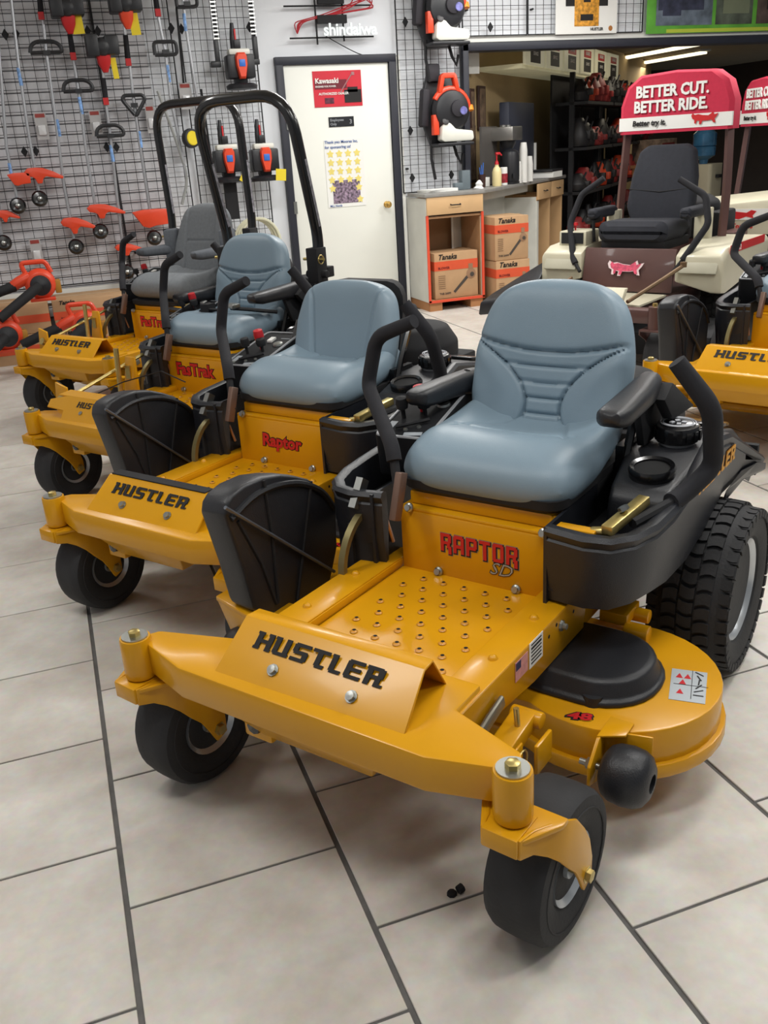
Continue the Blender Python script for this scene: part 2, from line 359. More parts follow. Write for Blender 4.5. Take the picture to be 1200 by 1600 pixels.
# dim clutter: trimmers and saws on racks, bench, water cooler
rng = random.Random(3)
CL = [mat('clutter_red', (128, 34, 34), .5), mat('clutter_orange', (196, 66, 32), .5), mat('clutter_black', (24, 22, 24), .5), mat('clutter_tan', (140, 118, 90), .7), mat('clutter_grey', (86, 84, 84), .6)]
for r_, (x, y, z) in enumerate([(5.9, 9.62, 0), (6.85, 10.58, 0), (7.8, 11.5, 0)]):
    rk = empty('display_rack', (x, y, 0), PI / 4, ['nearest dark rack hung with small red engines behind the counter end', 'middle dark rack hung with small red engines in the back room', 'farthest dark rack hung with small red engines in the back room'][r_], 'rack')
    PAIR('upright', None, (-.6, .6), lambda b, s: [b.box((s, 0, 1.0), (.05, .05, 2.0))], BLKM, rk)
    part('dark_backing', None, lambda b: b.box((0, .22, 1.02), (1.25, .02, 2.04)), BLKM, rk)  # black sheet added to hide the bright tan wall behind the rack
    for k, z in enumerate((.35, .8, 1.25, 1.7)): part('shelf', None, lambda b: b.box((0, 0, z), (1.25, .35, .03)), BLKM, rk)
    for k in range(20):
        xx = -.5 + (k % 5) * .25; zz = (.37, .82, 1.27, 1.72)[k // 5]; mm = CL[rng.choice([0, 0, 1, 2, 2])]; w = rng.uniform(.14, .26); h = rng.uniform(.16, .3)
        e = part('engine', None, lambda b: [b.lathe([(w * .5, 0), (w * .55, h * .4), (w * .35, h * .8), (w * .2, h)], (xx, -.05, zz)), b.box((xx, -.15, zz + h * .4), (w * .5, .08, h * .3))], mm, rk, bevel=.008)
        part('pull_handle', None, lambda b: b.tube([(xx - .04, -.12, zz + h * .7), (xx, -.14, zz + h), (xx + .05, -.1, zz + h * .7)], .012, 6), CL[2], e)
for i, (x, y, h, lab) in enumerate([(6.75, 9.35, .55, 'red and black tiller nearest the counter end'), (7.3, 9.75, .6, 'red and black tiller in the middle of the back room floor'), (7.75, 10.3, .65, 'red and black tiller beside the water cooler')]):
    e = empty('tiller', (x, y, 0), -.5, lab, 'tiller')
    part('body', None, lambda b: b.loft([[(a * s, c * s, z) for a, c in rrect(-.2, -.25, .2, .25, .06)] for s, z in ((1, .12), (1.1, .3), (.8, h), (.5, h + .1))]), CL[0], e)
    PAIR('wheel', None, (-.25, .25), lambda b, s: [b.lathe([(.05, -.03), (.12, -.04), (.14, 0), (.12, .04), (.05, .03)], (s, .1, .14), (1, 0, 0))], BLKM, e)
    PAIR('handlebar', None, (-.18, .18), lambda b, s: [b.tube(fillet([(s, 0, h), (s, .3, h + .3), (s, .6, h + .4)], .1), .014, 6)], BLKM, e)
wk = empty('workbench', (8.15, 11.35, 0), PI / 4, 'wooden bench with shelf in the back room behind the black seat', 'bench')
part('bench_top', None, lambda b: b.box((0, 0, .95), (1.5, .5, .04)), mat('bench_wood', (150, 104, 66), .6), wk)
part('shelf', None, lambda b: b.box((0, 0, .62), (1.5, .5, .03)), mat('bench_wood', (150, 104, 66), .6), wk)
for s in (-.7, .7): part('leg', None, lambda b: b.box((s, 0, .47), (.06, .45, .94)), mat('bench_wood', (150, 104, 66), .6), wk)
bn = empty('carton', (7.95, 11.2, .97), .4, 'printed carton standing on the wooden bench', 'box')
part('body', None, lambda b: b.box((0, 0, .15), (.62, .3, .3)), mat('carton_print', (150, 130, 116), .7, var=.6, scale=9), bn, bevel=.004)
part('label', None, lambda b: b.box((.1, -.152, .15), (.3, .004, .2)), CL[0], bn)
wc = empty('water_cooler', (8.1, 10.35, 0), .5, 'cream water cooler with blue bottle behind the black seat', 'water cooler')
part('cabinet', None, lambda b: b.loft([[(a, c, z) for a, c in rrect(-.19, -.19, .19, .19, .05)] for z in (0, .95)]), CREAM, wc)
part('tap', None, lambda b: b.box((0, -.21, .8), (.1, .05, .04)), BLK, wc)
part('bottle', None, lambda b: b.lathe([(.05, 0), (.06, .05), (.14, .1), (.145, .2), (.13, .21), (.145, .22), (.145, .36), (.1, .4), (0, .41)], (0, 0, .95)), mat('blue_water_bottle', (60, 110, 150), .15, 0, .3, .3, 6), wc)
mn = empty('monitor', (4.60, 8.78, 1.0), PI / 4 , 'dark blue cabinet panel standing behind the coffee maker', 'screen')
part('body', None, lambda b: b.box((.03, 0, .36), (.84, .1, .72)), mat('navy_panel', (44, 48, 62), .6), mn, bevel=.01)
part('white_edge', None, lambda b: b.box((.46, -.02, .17), (.02, .1, .34)), WHITE, mn)
# ================================================================ WALL GOODS (metres, on the back wall)
TRIMMERS = [
  {'s': [(0.087, 2.654), (0.043, 2.074), (0.026, 1.686), (0.021, 1.219)], 'h': (0.017, 1.173), 'g': (-0.061, 0.223, 1.285, 1.401, 'curve'), 'st': (0.039, 2.031)} ,
  {'s': [(-0.061, 2.288), (-0.15, 1.556), (-0.146, 1.18)], 'h': (-0.15, 1.134), 'g': (-0.187, -0.02, 1.278, 1.372, 'flat'), 'st': (-0.152, 1.384)} ,
  {'s': [(-0.24, 1.561), (-0.313, 0.909)], 'h': (-0.305, 0.872), 'g': (-0.322, -0.149, 1.024, 1.113, 'curve')} ,
  {'s': [(0.296, 2.694), (0.283, 2.531), (0.256, 2.196), (0.239, 1.761), (0.213, 1.258), (0.217, 0.849)], 'h': (0.222, 0.796), 'g': (0.137, 0.403, 0.897, 1.021, 'curve'), 'lp': (0.257, 2.205, 0.23, 'd'), 'gr': [(0.281, 2.592), (0.264, 2.407)], 'st': (0.246, 1.671)} ,
  {'s': [(0.439, 2.404), (0.442, 2.213), (0.439, 1.939), (0.42, 1.478), (0.42, 1.052), (0.424, 0.93)], 'h': (0.426, 0.897), 'g': (0.351, 0.645, 0.995, 1.105, 'curve'), 'e': (0.446, 2.467), 'lp': (0.439, 1.939, 0.221, 'd'), 'gr': [(0.445, 2.307), (0.442, 2.136)], 'tag': (0.503, 2.368, 0.083, 0.147), 'st': (0.437, 1.819)} ,
  {'s': [(0.646, 2.1), (0.625, 1.834), (0.622, 1.616), (0.6, 1.184), (0.578, 0.641)], 'h': (0.579, 0.568), 'g': (0.515, 0.761, 0.696, 0.788, 'curve'), 'e': (0.654, 2.204), 'lp': (0.622, 1.616, 0.212, 'd'), 'gr': [(0.634, 2.003), (0.627, 1.82)], 'tag': (0.723, 2.06, 0.041, 0.143), 'st': (0.612, 1.468)} ,
  {'s': [(0.848, 2.355), (0.849, 2.182), (0.837, 1.834), (0.835, 1.408), (0.839, 0.871)], 'h': (0.837, 0.812), 'g': (0.692, 0.983, 0.894, 1.036, 'flat'), 'e': (0.865, 2.491), 'lp': (0.836, 1.825, 0.175, 't'), 'gr': [(0.847, 2.291), (0.838, 2.085)], 'tag': (0.916, 2.353, 0.069, 0.147), 'st': (0.843, 1.558)} ,
  {'s': [(1.107, 2.523), (1.115, 2.351), (1.129, 2.184), (1.122, 1.86), (1.151, 1.461), (1.165, 1.267)], 'lp': (1.13, 2.188, 0.17, 'r'), 'gr': [(1.109, 2.565), (1.11, 2.416)], 'st': (1.13, 2.018)} ,
  {'s': [(1.318, 2.649), (1.31, 2.347), (1.315, 2.17), (1.333, 1.782)], 'lp': (1.337, 2.512, 0.156, 'r'), 'st': (1.308, 2.369)} ,
]
CLIPS = [(-0.007, 2.318), (0.069, 2.324), (0.58, 2.332), (0.655, 2.33), (1.207, 2.338), (1.285, 2.332), (1.821, 2.336), (-0.029, 1.518), (0.054, 1.518), (0.585, 1.517), (0.658, 1.513), (3.155, 1.51), (3.154, 1.123), (3.532, 1.125), (3.151, 2.35), (3.938, 2.298)]
PACKS = [(0.129, 1.691, 0.087, 0.193), (0.531, 1.694, 0.083, 0.184), (0.953, 1.702, 0.069, 0.202), (1.251, 1.857, 0.092, 0.193), (-0.081, 0.784, 0.083, 0.193)]
WORDS = ['leftmost', 'second from the left', 'third from the left']
TL = ['string trimmer with round black head just below a red clip guard, at the far left edge', 'string trimmer with a flat orange guard beside the far left edge', 'string trimmer cut by the left edge, only guard and head showing',
 'string trimmer whose black loop grip is the leftmost, orange guard left of the blower boxes', 'string trimmer with yellow price tag highest up and engine at the top edge', 'string trimmer with the lowest hung black engine and the lowest orange guard',
 'string trimmer with orange-faced engine at the top edge and wide flat guard', 'curved shaft trimmer with a rectangular loop grip left of the roll bars', 'short visible trimmer shaft with loop grip at the top edge above the roll bars']
TL[0] = 'string trimmer whose plain grey shaft enters at the top left corner'
TL[3] = 'string trimmer whose black loop grip is the leftmost one, orange guard above the blowers'
STK = mat('shaft_sticker', (120, 160, 214), .5, var=.5, scale=30); SHAFT = mat('alu_shaft', (176, 178, 182), .35, .7, 0, .05, 5)
def trimmer(i, d):
    x0, z0 = d['s'][0]; t = empty('string_trimmer', (x0, 7.93, z0), 0, TL[i], 'trimmer', 'string trimmers hanging on the left wall')
    L = lambda p, y=0: (p[0] - x0, y, p[1] - z0)
    part('shaft', None, lambda b: b.tube([L(p) for p in d['s']], .0115, 8), SHAFT, t)
    if 'st' in d:
        sx, sz = L(d['st'])[0], L(d['st'])[2]; part('sticker', None, lambda b: b.cyl((sx, 0, sz + .06), (sx, 0, sz - .06), .0135, n=8), STK, t)
    if 'h' in d:
        h = L(d['h'], -.03)
        hd = part('cutting_head', None, lambda b: b.lathe([(0, -.05), (.03, -.05), (.055, -.03), (.06, 0), (.06, .02), (.045, .035), (.0, .04)], h, (0, -1, .25)), BLKG, t)
        part('gear_case', None, lambda b: [b.lathe([(.02, 0), (.024, .02), (.014, .045), (0, .05)], (h[0], h[1] - .03, h[2] + .0), (0, -1, .2), 12), b.cyl((h[0], h[1] - .02, h[2]), L((d['s'][-1]), 0), .016)], ZINC, hd)
    if 'g' in d:
        gx0, gx1, gz0, gz1, ty = d['g']; gx0 -= x0; gx1 -= x0; gz0 -= z0; gz1 -= z0; w = gx1 - gx0; h = gz1 - gz0
        if ty == 'curve': pl = [(0, .75), (.1, .98), (.3, 1), (.5, .95), (.75, .7), (1, .35), (.97, .2), (.8, .28), (.55, .42), (.47, .3), (.42, 0), (.3, 0), (.26, .3), (.2, .42), (.06, .5)]
        else: pl = [(0, .9), (.3, 1), (.7, 1), (1, .95), (.98, .15), (.6, .1), (.4, 0), (.25, .1), (.1, .6)]
        part('guard', None, lambda b: b.prism([(gx0 + a * w, -.05, gz0 + c * h) for a, c in pl], (0, .07, 0)), ORANGE, t, bevel=.006, seg=2)
    if 'lp' in d:
        lx, lz, w, ty = d['lp']; lx -= x0; lz -= z0; w /= 2
        if ty == 'd': pth = [(-w, 0, -.02), (-w * .9, 0, .03), (-w * .5, 0, .055), (w * .5, 0, .055), (w * .9, 0, .03), (w, 0, -.02)]
        elif ty == 't': pth = [(-w * .1, 0, -.09), (-w, 0, .02), (-w * .8, 0, .05), (w * .8, 0, .05), (w, 0, .02), (w * .1, 0, -.09)]
        else: pth = [(-w, 0, -.04), (-w, 0, .05), (w, 0, .05), (w, 0, -.04)]
        pth = [(a + lx, c - .02, e + lz) for a, c, e in pth]
        part('loop_grip', None, lambda b: [b.tube(fillet(pth + [pth[0]], .03, 3), .014, 8), b.box((lx, -.015, lz - .02), (.05, .04, .03))], BLK, t)
    if 'gr' in d:
        part('rear_grip', None, lambda b: b.cyl(L(d['gr'][0]), L(d['gr'][1]), .019, .023, 10), FOAM, t)
        part('throttle', None, lambda b: b.box((L(d['gr'][1])[0], -.012, L(d['gr'][1])[2] + .02), (.04, .03, .05)), REDINK, t)
    if 'e' in d:
        e = L(d['e'], -.08)
        en = part('engine', None, lambda b: [b.box((e[0] - .07, e[1], e[2] + .01), (.09, .16, .15)), b.box((e[0] + .07, e[1], e[2] + .01), (.1, .14, .13)), b.lathe([(.03, -.09), (.06, -.07), (.065, .06), (.03, .08)], e, (0, -1, 0), 14)], BLK, t, bevel=.012)
        part('shroud', None, lambda b: b.loft([[(e[0] + a * s, e[1] + c * s, e[2] + z) for a, c in rrect(-.05, -.05, .05, .05, .02, 2)] for s, z in ((.35, -.17), (.9, -.11), (1.1, -.04), (1.0, .03))]), REDINK if i != 6 else ORANGE, en)
    if 'tag' in d:
        a, c, w, h = d['tag']; part('price_tag', None, lambda b: b.box((a - x0, -.09, c - z0), (w, .003, h), ry=-.06), PYEL, t)
for i, d in enumerate(TRIMMERS): trimmer(i, d)
cl = MB(); cl.prism([(0, 0, .04), (.026, 0, 0), (0, 0, -.04), (-.026, 0, 0)], (0, .012, 0)); CLM = cl.mesh('grid_clip', .002, 1)
CLL = ['left clip of the pair nearest the top left corner', 'right clip of the pair nearest the top left corner', 'left clip of the pair beside the highest price tag', 'right clip of the pair beside the highest price tag', 'left clip of the pair above the left roll bar', 'right clip of the pair above the left roll bar', 'clip behind the right toothed blade beside the white wall strip',
 'left clip of the low pair above the leftmost orange guards', 'right clip of the low pair above the leftmost orange guards', 'left clip of the pair under the lowest curved loop grip', 'right clip of the pair under the lowest curved loop grip', 'clip left of the lower backpack blower', 'lowest clip on the left side of the grid above the counter', 'clip just above the grey holder on the counter', 'clip at the lower left of the upper backpack blower', 'clip on the short grid above the wide opening']
for i, (x, z) in enumerate(CLIPS):
    o = put('grid_clip', CLM, BLKM); o.location = (x, 7.985, z); tag(o, 'black diamond ' + CLL[i], 'clip', 'diamond clips on the wire grids')
for i, (x, z, w, h) in enumerate(PACKS):
    o = empty('blister_pack', (x, 7.975, z), 0, ['grey blister pack hanging nearest the left edge between two shafts', 'grey blister pack behind a loop grip in the middle of the trimmers', 'grey blister pack partly behind the left roll bar', 'grey blister pack hung highest, above the roll bar corner', 'white blister pack hung low above the orange blower'][i], 'package')
    part('card', None, lambda b: b.box((0, 0, 0), (w, .004, h)), mat('pack_card', (176, 174, 174), .6), o)
    part('header', None, lambda b: b.box((0, -.003, h * .38), (w * .8, .002, h * .14)), mat('pack_header', (150, 60, 54), .6), o)
    part('blister', None, lambda b: b.loft([[(a * s, -y, c * s - h * .15) for a, c in rrect(-w * .35, -h * .2, w * .35, h * .2, .01)] for s, y in ((1, .002), (.9, .02), (.7, .024))]), mat('pack_plastic', (206, 206, 208), .15, 0, .3), o)
# long black rods, hedge-trimmer blades and upright engines right of the corner
o = part('measuring_rod', None, lambda b: b.tube([(1.261, 7.93, 2.6), (1.239, 7.93, 1.947)], .009, 6), BLKM, None); tag(o, 'thin black rod hanging beside the diamond clips left of the roll bar top', 'rod')
o = part('measuring_rod', None, lambda b: b.tube([(1.37, 7.93, 1.9), (1.39, 7.93, 1.1)], .009, 6), BLKM, None); tag(o, 'thin black rod hanging inside the roll bars above the cloth seat', 'rod')
o = empty('tape_reel', (1.235, 7.9, 1.545), 0, 'black and yellow reel hanging on a rod between the two roll bars', 'reel')
part('case', None, lambda b: b.lathe([(.02, -.03), (.07, -.025), (.075, 0), (.07, .025), (.02, .03)], (0, 0, 0), (.5, -1, 0)), BLK, o)
part('face', None, lambda b: b.lathe([(.055, .026), (.05, .034), (0, .035)], (0, 0, 0), (.5, -1, 0)), PYEL, o)
HB = [((1.539, 2.75), (1.533, 2.244), (1.528, 2.06)), ((1.839, 2.75), (1.831, 2.261), (1.84, 2.07))]
for i, (a, m_, c) in enumerate(HB):
    o = empty('hedge_blade', (a[0], 7.94, a[1]), 0, ['toothed hedge trimmer blade with black handle left of the upper red engine', 'toothed hedge trimmer blade with black handle beside the white wall strip'][i], 'hedge trimmer')
    part('blade', None, lambda b: b.box((0, 0, (m_[1] - a[1]) / 2), (.028, .008, a[1] - m_[1])), BLKM, o)
    part('tooth', None, lambda b: [b.box((0, -.008, -.02 - k * .028), (.044, .008, .011)) for k in range(int((a[1] - m_[1]) / .028))], mat('blade_steel', (210, 210, 206), .3, .6), o)['kind'] = 'stuff'
    part('handle', None, lambda b: [b.box((c[0] - a[0], -.01, (c[1] + m_[1]) / 2 - a[1]), (.035, .04, m_[1] - c[1])), b.box((c[0] - a[0] - .02, -.01, c[1] - a[1] + .01), (.08, .05, .04))], BLK, o, bevel=.006)
EL = ['red-faced upright engine with white tank, highest of the three red-faced ones', 'red-faced upright engine on black stand framed by the front roll bar', 'red-faced upright engine with a wide yellow tag beside the white wall strip']
for i, (x, z) in enumerate([(1.688, 2.044), (1.506, 1.358), (1.809, 1.35)]):
    o = empty('handheld_blower', (x, 7.88, z), 0, EL[i], 'engine unit')
    part('body', 'hbody', lambda b: [b.box((-.07, .0, 0), (.08, .14, .17)), b.box((.07, 0, 0), (.08, .14, .17)), b.box((0, .02, -.02), (.1, .1, .2))], BLK, o, bevel=.014)
    cv = part('red_cover', 'hcov', lambda b: b.loft([[(a * s, y, c * s + .01) for a, c in [(-.045, .06), (-.03, .085), (.03, .085), (.045, .06), (.045, 0), (.022, -.1), (-.022, -.1), (-.045, 0)]] for s, y in ((1, -.04), (1, -.09), (.85, -.105))]), ORANGE, o)
    part('badge', 'hbad', lambda b: b.box((0, -.108, .02), (.048, .004, .05)), BLUE, cv, bevel=.002)
    part('fuel_tank', 'htank', lambda b: b.box((0, 0, .105), (.17, .1, .045)), TANK, o, bevel=.015)
    part('handle', 'hhan', lambda b: [b.tube([(-.03, 0, .12), (-.035, 0, .2), (-.03, 0, .31)], [.03, .024, .015], 10), b.box((-.01, -.02, .16), (.05, .04, .06))], BLK, o, bevel=.004)
    part('grip_accent', 'hacc', lambda b: b.box((-.018, -.022, .22), (.012, .012, .09)), REDINK, o)
    part('base_ring', 'hbase', lambda b: b.lathe([(.03, 0), (.12, .005), (.125, .03), (.1, .045), (.03, .05)], (0, 0, -.165), (0, 0, 1), 20), BLK, o)
    if i: part('price_tag', None, lambda b: b.box((.1, -.12, -.12), (.055 if i == 1 else .085, .003, .09), ry=.5 if i == 1 else .1), PYEL, o)
    if i == 1: part('stand', None, lambda b: b.box((0, .02, -.3), (.1, .05, .3)), BLKM, o)
o = empty('air_hose', (1.66, 7.88, .80), 0, 'coiled cream hose hanging low beside the white wall strip', 'hose')
part('coil', None, lambda b: [b.tube([(.17 * math.cos(a) + .02 * k, -.02 * k, -.1 + .2 * math.sin(a)) for a in [t * 2 * PI / 24 for t in range(24)]], .013, 7, True) for k in range(3)], mat('cream_hose', (206, 204, 178), .5), o)
o = part('grey_hose', None, lambda b: b.tube(fillet([(1.03, 7.93, 1.9), (1.12, 7.93, 1.55), (1.18, 7.93, 1.25), (1.1, 7.93, 1.05)], .2, 6), .012, 7), mat('grey_hose', (150, 152, 150), .5), None); tag(o, 'bent pale grey tube hanging inside the left roll bar', 'tube')
# ---------------------------------------------------------------- printed matter on the door and wall
def sheet(name, x, z, w, h, m, label, cat, y=WY - .035, rot=0.):
    o = empty(name, (x, y, z), 0, label, cat); o.rotation_euler = (0, rot, 0)
    part('sheet', None, lambda b: b.box((0, 0, 0), (w, .003, h)), m, o); return o
FR = lambda x, z, y=-.0052: frame((x, y, z), (1, 0, 0), (0, 0, 1))
p = sheet('poster', 2.533, 1.868, .425, .275, mat('poster_red', (206, 38, 56), .5), 'red engine poster on the white door', 'poster')
part('dark_band', None, lambda b: b.box((-.06, -.003, .035), (.28, .002, .07)), mat('band_maroon', (110, 24, 40), .5), p)
part('engine_picture', None, lambda b: [b.box((.13, -.003, -.06), (.15, .002, .1)), b.box((.13, -.003, -.01), (.09, .002, .04))], INK, p)
part('small_picture', None, lambda b: b.box((-.08, -.003, -.09), (.08, .002, .045)), mat('pic_maroon', (96, 40, 60), .5, var=.5, scale=40), p)
part('trimmer_picture', None, lambda b: [b.tube([(.02, -.004, -.03), (.13, -.004, .11)], .005, 5), b.box((.14, -.004, .112), (.025, .003, .025))], mat('pic_grey', (170, 120, 124), .5), p)
text('lettering', 'Kawasaki', PWHITE, p, FR(-.195, .045), .055, .0015)
text('lettering', 'ENGINES FOR POWER', PWHITE, p, FR(-.195, .014), .018, .0004)
text('lettering', 'AUTHORIZED DEALER', PWHITE, p, FR(-.17, -.045), .026, .0006)
p = sheet('door_sign', 2.545, 1.612, .225, .078, mat('sign_black', (26, 28, 34), .4), 'small black sign on the white door below the red poster', 'sign')
text('lettering', 'Employees', mat('pale_ink', (160, 164, 170), .6), p, FR(-.1, .006), .028, .0004); text('lettering', 'Only', MATS['pale_ink'], p, FR(-.1, -.026), .028, .0004)
text('lettering', '3', MATS['pale_ink'], p, FR(.07, -.018), .05, .0004)
p = sheet('poster', 2.55, 1.2, .35, .55, PWHITE, 'white thank-you poster with yellow stars on the door', 'poster')
BI = mat('blue_ink', (60, 96, 160), .7)
text('lettering', "Thank you Moores Inc.", BI, p, FR(-.17, .245), .032, .0004); text('lettering', 'for sponsoring us!', BI, p, FR(-.17, .205), .032, .0004)
def star(b, cx, cz, r):
    pts = [(cx + (r if k % 2 == 0 else r * .55) * math.sin(k * PI / 5), -.004, cz + (r if k % 2 == 0 else r * .55) * math.cos(k * PI / 5)) for k in range(10)]
    b.prism(pts, (0, .002, 0))
SY = mat('star_yellow', (232, 214, 120), .7)
for r_ in range(5):
    for c_ in range(4):
        if r_ == 4 and c_ in (1, 2): continue
        part('star', None, lambda b: star(b, -.125 + c_ * .08, .16 - r_ * .07, .034), SY, p)
part('star', None, lambda b: star(b, .12, -.22, .034), SY, p)
part('team_photo', None, lambda b: b.box((0, -.0025, -.15), (.25, .002, .19)), mat('team_photo', (130, 112, 130), .7, var=.9, scale=50), p)
text('lettering', 'MLL North', BI, p, FR(-.16, -.27), .024, .0004)
# tube-letter wall sign above the door
p = empty('neon_sign', (2.51, WY - .03, 2.38), 0, 'unlit white tube-letter sign with black bars and red wires above the door', 'sign')
fr_ = part('frame', None, lambda b: [b.box((-.02, -.03, .1), (.74, .012, .012)), b.box((0, -.03, -.13), (.72, .012, .012)), b.box((-.13, -.03, 0), (.012, .012, .36)), b.box((.1, -.03, .02), (.012, .012, .36)), b.box((0, -.045, .14), (.22, .04, .06)), b.box((0, -.045, 0), (.25, .04, .06))], BLKM, p)
text('lettering', 'shindaiwa', mat('tube_white_glow', (238, 248, 248), .3, emit=.12), p, frame((-.09, -.085, -.12), (1, 0, 0), (0, 0, 1)), .125, .0028, depth=.006, space=.95)  # slight emission added so the unlit letters read brighter than the wall
def wires(b):
    r = random.Random(5)
    for k in range(7):
        x = r.uniform(.1, .2); b.tube(fillet([(x + r.uniform(-.05, .05), -.05, .2), (x + r.uniform(0, .25), -.06, .16), (x + r.uniform(-.1, .2), -.05, .08), (x - .2, -.06, .03), (-.35 + r.uniform(0, .1), -.05, -.02), (-.3, -.05, -.1)], .05, 3), .0045, 5)
part('wire', None, wires, mat('red_wire', (170, 40, 50), .5), p)['kind'] = 'stuff'
part('power_cord', None, lambda b: b.tube(fillet([(-.05, -.02, -.12), (.1, -.02, -.2), (.25, -.02, -.27), (.5, -.02, -.3)], .08, 4), .004, 5), BLKM, p)
# posters above the wide opening
p = sheet('poster', 4.9, 2.49, .63, .52, PWHITE, 'white poster with a yellow mower seen from above, over the opening', 'poster', WY - .062)
mp = part('mower_picture', None, lambda b: [b.box((0, -.003, -.02), (.25, .002, .36)), b.box((0, -.004, -.17), (.2, .002, .06))], mat('pic_yellow', (214, 150, 50), .6, var=.5, scale=30), p, bevel=.001)
part('mower_picture', None, lambda b: [b.box((s * .17, -.003, .02), (.09, .002, .12)) for s in (-1, 1)] + [b.box((0, -.006, -.13), (.13, .002, .05)), b.box((0, -.006, .02), (.07, .002, .06))], INK, p)
text('lettering', 'HUSTLER', INK, p, FR(.04, -.235), .032, .001); part('logo', None, lambda b: b.lathe([(.022, 0), (.02, .002), (0, .003)], (.25, -.002, -.22), (0, -1, 0), 14), mat('logo_gold', (170, 110, 50), .5), p)
p = sheet('banner', 6.5, 2.49, 1.94, .55, mat('green_banner', (96, 168, 60), .5, var=.3, scale=4), 'green banner with three trailer photographs over the opening', 'banner', WY - .062)
part('yellow_edge', None, lambda b: b.box((.1, -.003, -.255), (1.7, .002, .03)), mat('lime', (190, 206, 70), .5), p)
for x, w, c in ((-.56, .62, (104, 116, 130)), (.0, .42, (84, 92, 80)), (.56, .6, (88, 72, 66))):
    part('photograph', None, lambda b: b.box((x, -.003, .02), (w, .002, .46)), mat('photo_%d' % int(x * 100 + 100), c, .5, var=.6, scale=6), p)
part('trailer_picture', None, lambda b: [b.box((-.6, -.005, -.02), (.5, .002, .13)), b.box((-.7, -.006, -.1), (.2, .002, .06))], mat('pic_blue', (56, 60, 80), .5, var=.5, scale=12), p)
part('trailer_picture', None, lambda b: b.box((.02, -.005, -.02), (.3, .002, .2)), mat('pic_olive', (120, 128, 104), .5), p)
part('trailer_picture', None, lambda b: [b.box((.6, -.005, -.04), (.45, .002, .1))] + [b.lathe([(.035, 0), (.03, .002), (0, .003)], (.52 + k * .08, -.006, -.12), (0, -1, 0), 12) for k in range(3)], INK, p)
o = part('white_tag', None, lambda b: b.box((3.86, WY - .005 + .25, 2.05), (.24, .01, .18)), WHITE, None); tag(o, 'plain white card hanging in the top left corner of the wide opening', 'card')
# ---------------------------------------------------------------- backpack blowers
BPM = mat('pack_mesh', (40, 38, 44), .7)
def backpack(x, z, label):
    o = empty('backpack_blower', (x, 7.86, z), 0, label, 'backpack blower', 'backpack blowers on the grid by the opening')
    part('back_frame', 'bpf', lambda b: b.loft([[(a, y, c) for a, c in [(-.14, .32), (.1, .32), (.14, .2), (.16, -.1), (.1, -.26), (-.12, -.26), (-.2, -.05), (-.2, .15)]] for y in (.1, .04)]), BLK, o, bevel=.012)
    part('pad', 'bpp', lambda b: [b.box((-.1, .03, .33), (.12, .07, .14)), b.box((-.19, .03, .06), (.07, .1, .3), ry=.1)], BPM, o, bevel=.02)
    sh = part('fan_shroud', 'bps', lambda b: b.lathe([(.0, -.02), (.14, -.02), (.17, .02), (.175, .06), (.15, .1), (.1, .12), (.0, .12)], (.02, 0, .03), (0, -1, 0), 24), BLK, o)
    part('recoil_cover', 'bpr', lambda b: b.lathe([(.07, .115), (.065, .14), (.03, .15), (0, .15)], (.06, 0, .04), (0, -1, 0), 18), BPM, sh)
    part('badge', 'bpb', lambda b: b.lathe([(.034, .15), (.03, .156), (0, .156)], (.1, 0, .02), (0, -1, 0), 16), mat('badge_violet', (110, 110, 170), .4, var=.4, scale=40), sh)
    part('orange_cover', 'bpo', lambda b: [b.loft([[(-.1 + a, -.03 - y, .17 + c) for a, c in [(0, 0), (.03, .13), (.055, .15), (.15, .15), (.17, .13), (.2, 0), (.165, .0), (.14, .11), (.06, .11), (.035, 0)]] for y in (0, .06)]), b.tube([(.02 + .165 * math.cos(t), -.06, .03 + .165 * math.sin(t)) for t in [math.radians(150 - k * 14) for k in range(12)]], [.03, .03, .03, .03, .028, .028, .028, .028, .028, .028, .026, .02], 8), b.box((-.13, -.06, -.08), (.05, .06, .16))], ORANGE, o, bevel=.004)
    part('outlet', 'bpy', lambda b: b.cyl((.2, -.05, .06), (.2, -.06, .02), .03, .034), mat('amber', (232, 140, 30), .5), o)
    part('fuel_tank', 'bpt', lambda b: b.loft([[(a, y, c) for a, c in [(-.1, -.2), (-.09, -.1), (-.06, -.06), (-.01, -.07), (.04, -.12), (.2, -.14), (.21, -.2), (.19, -.22), (-.07, -.22)]] for y in (-.02, -.12)]), TANK, o, bevel=.012)
    part('tank_cap', 'bpc', lambda b: b.lathe([(.03, 0), (.03, .03), (.02, .035), (0, .035)], (-.055, -.09, -.065), (0, -1, .4), 14), mat('dark_cap', (60, 58, 60), .5), o)
    part('base', 'bpbase', lambda b: b.box((.03, -.04, -.24), (.34, .2, .025)), BLK, o, bevel=.008)
    PAIR('strap', 'bpst', ([(-.13, .04, -.2), (-.15, 0, -.35), (-.12, 0, -.52)], [(.07, .04, -.2), (.09, 0, -.33), (.13, 0, -.4), (.15, 0, -.32)]), lambda b, q: b.tube(q, .013, 6), BLKM, o)
    return o
backpack(3.44, 1.62, 'orange and black backpack blower hung beside the coffee counter'); backpack(3.42, 2.40, 'orange and black backpack blower cut by the top edge')
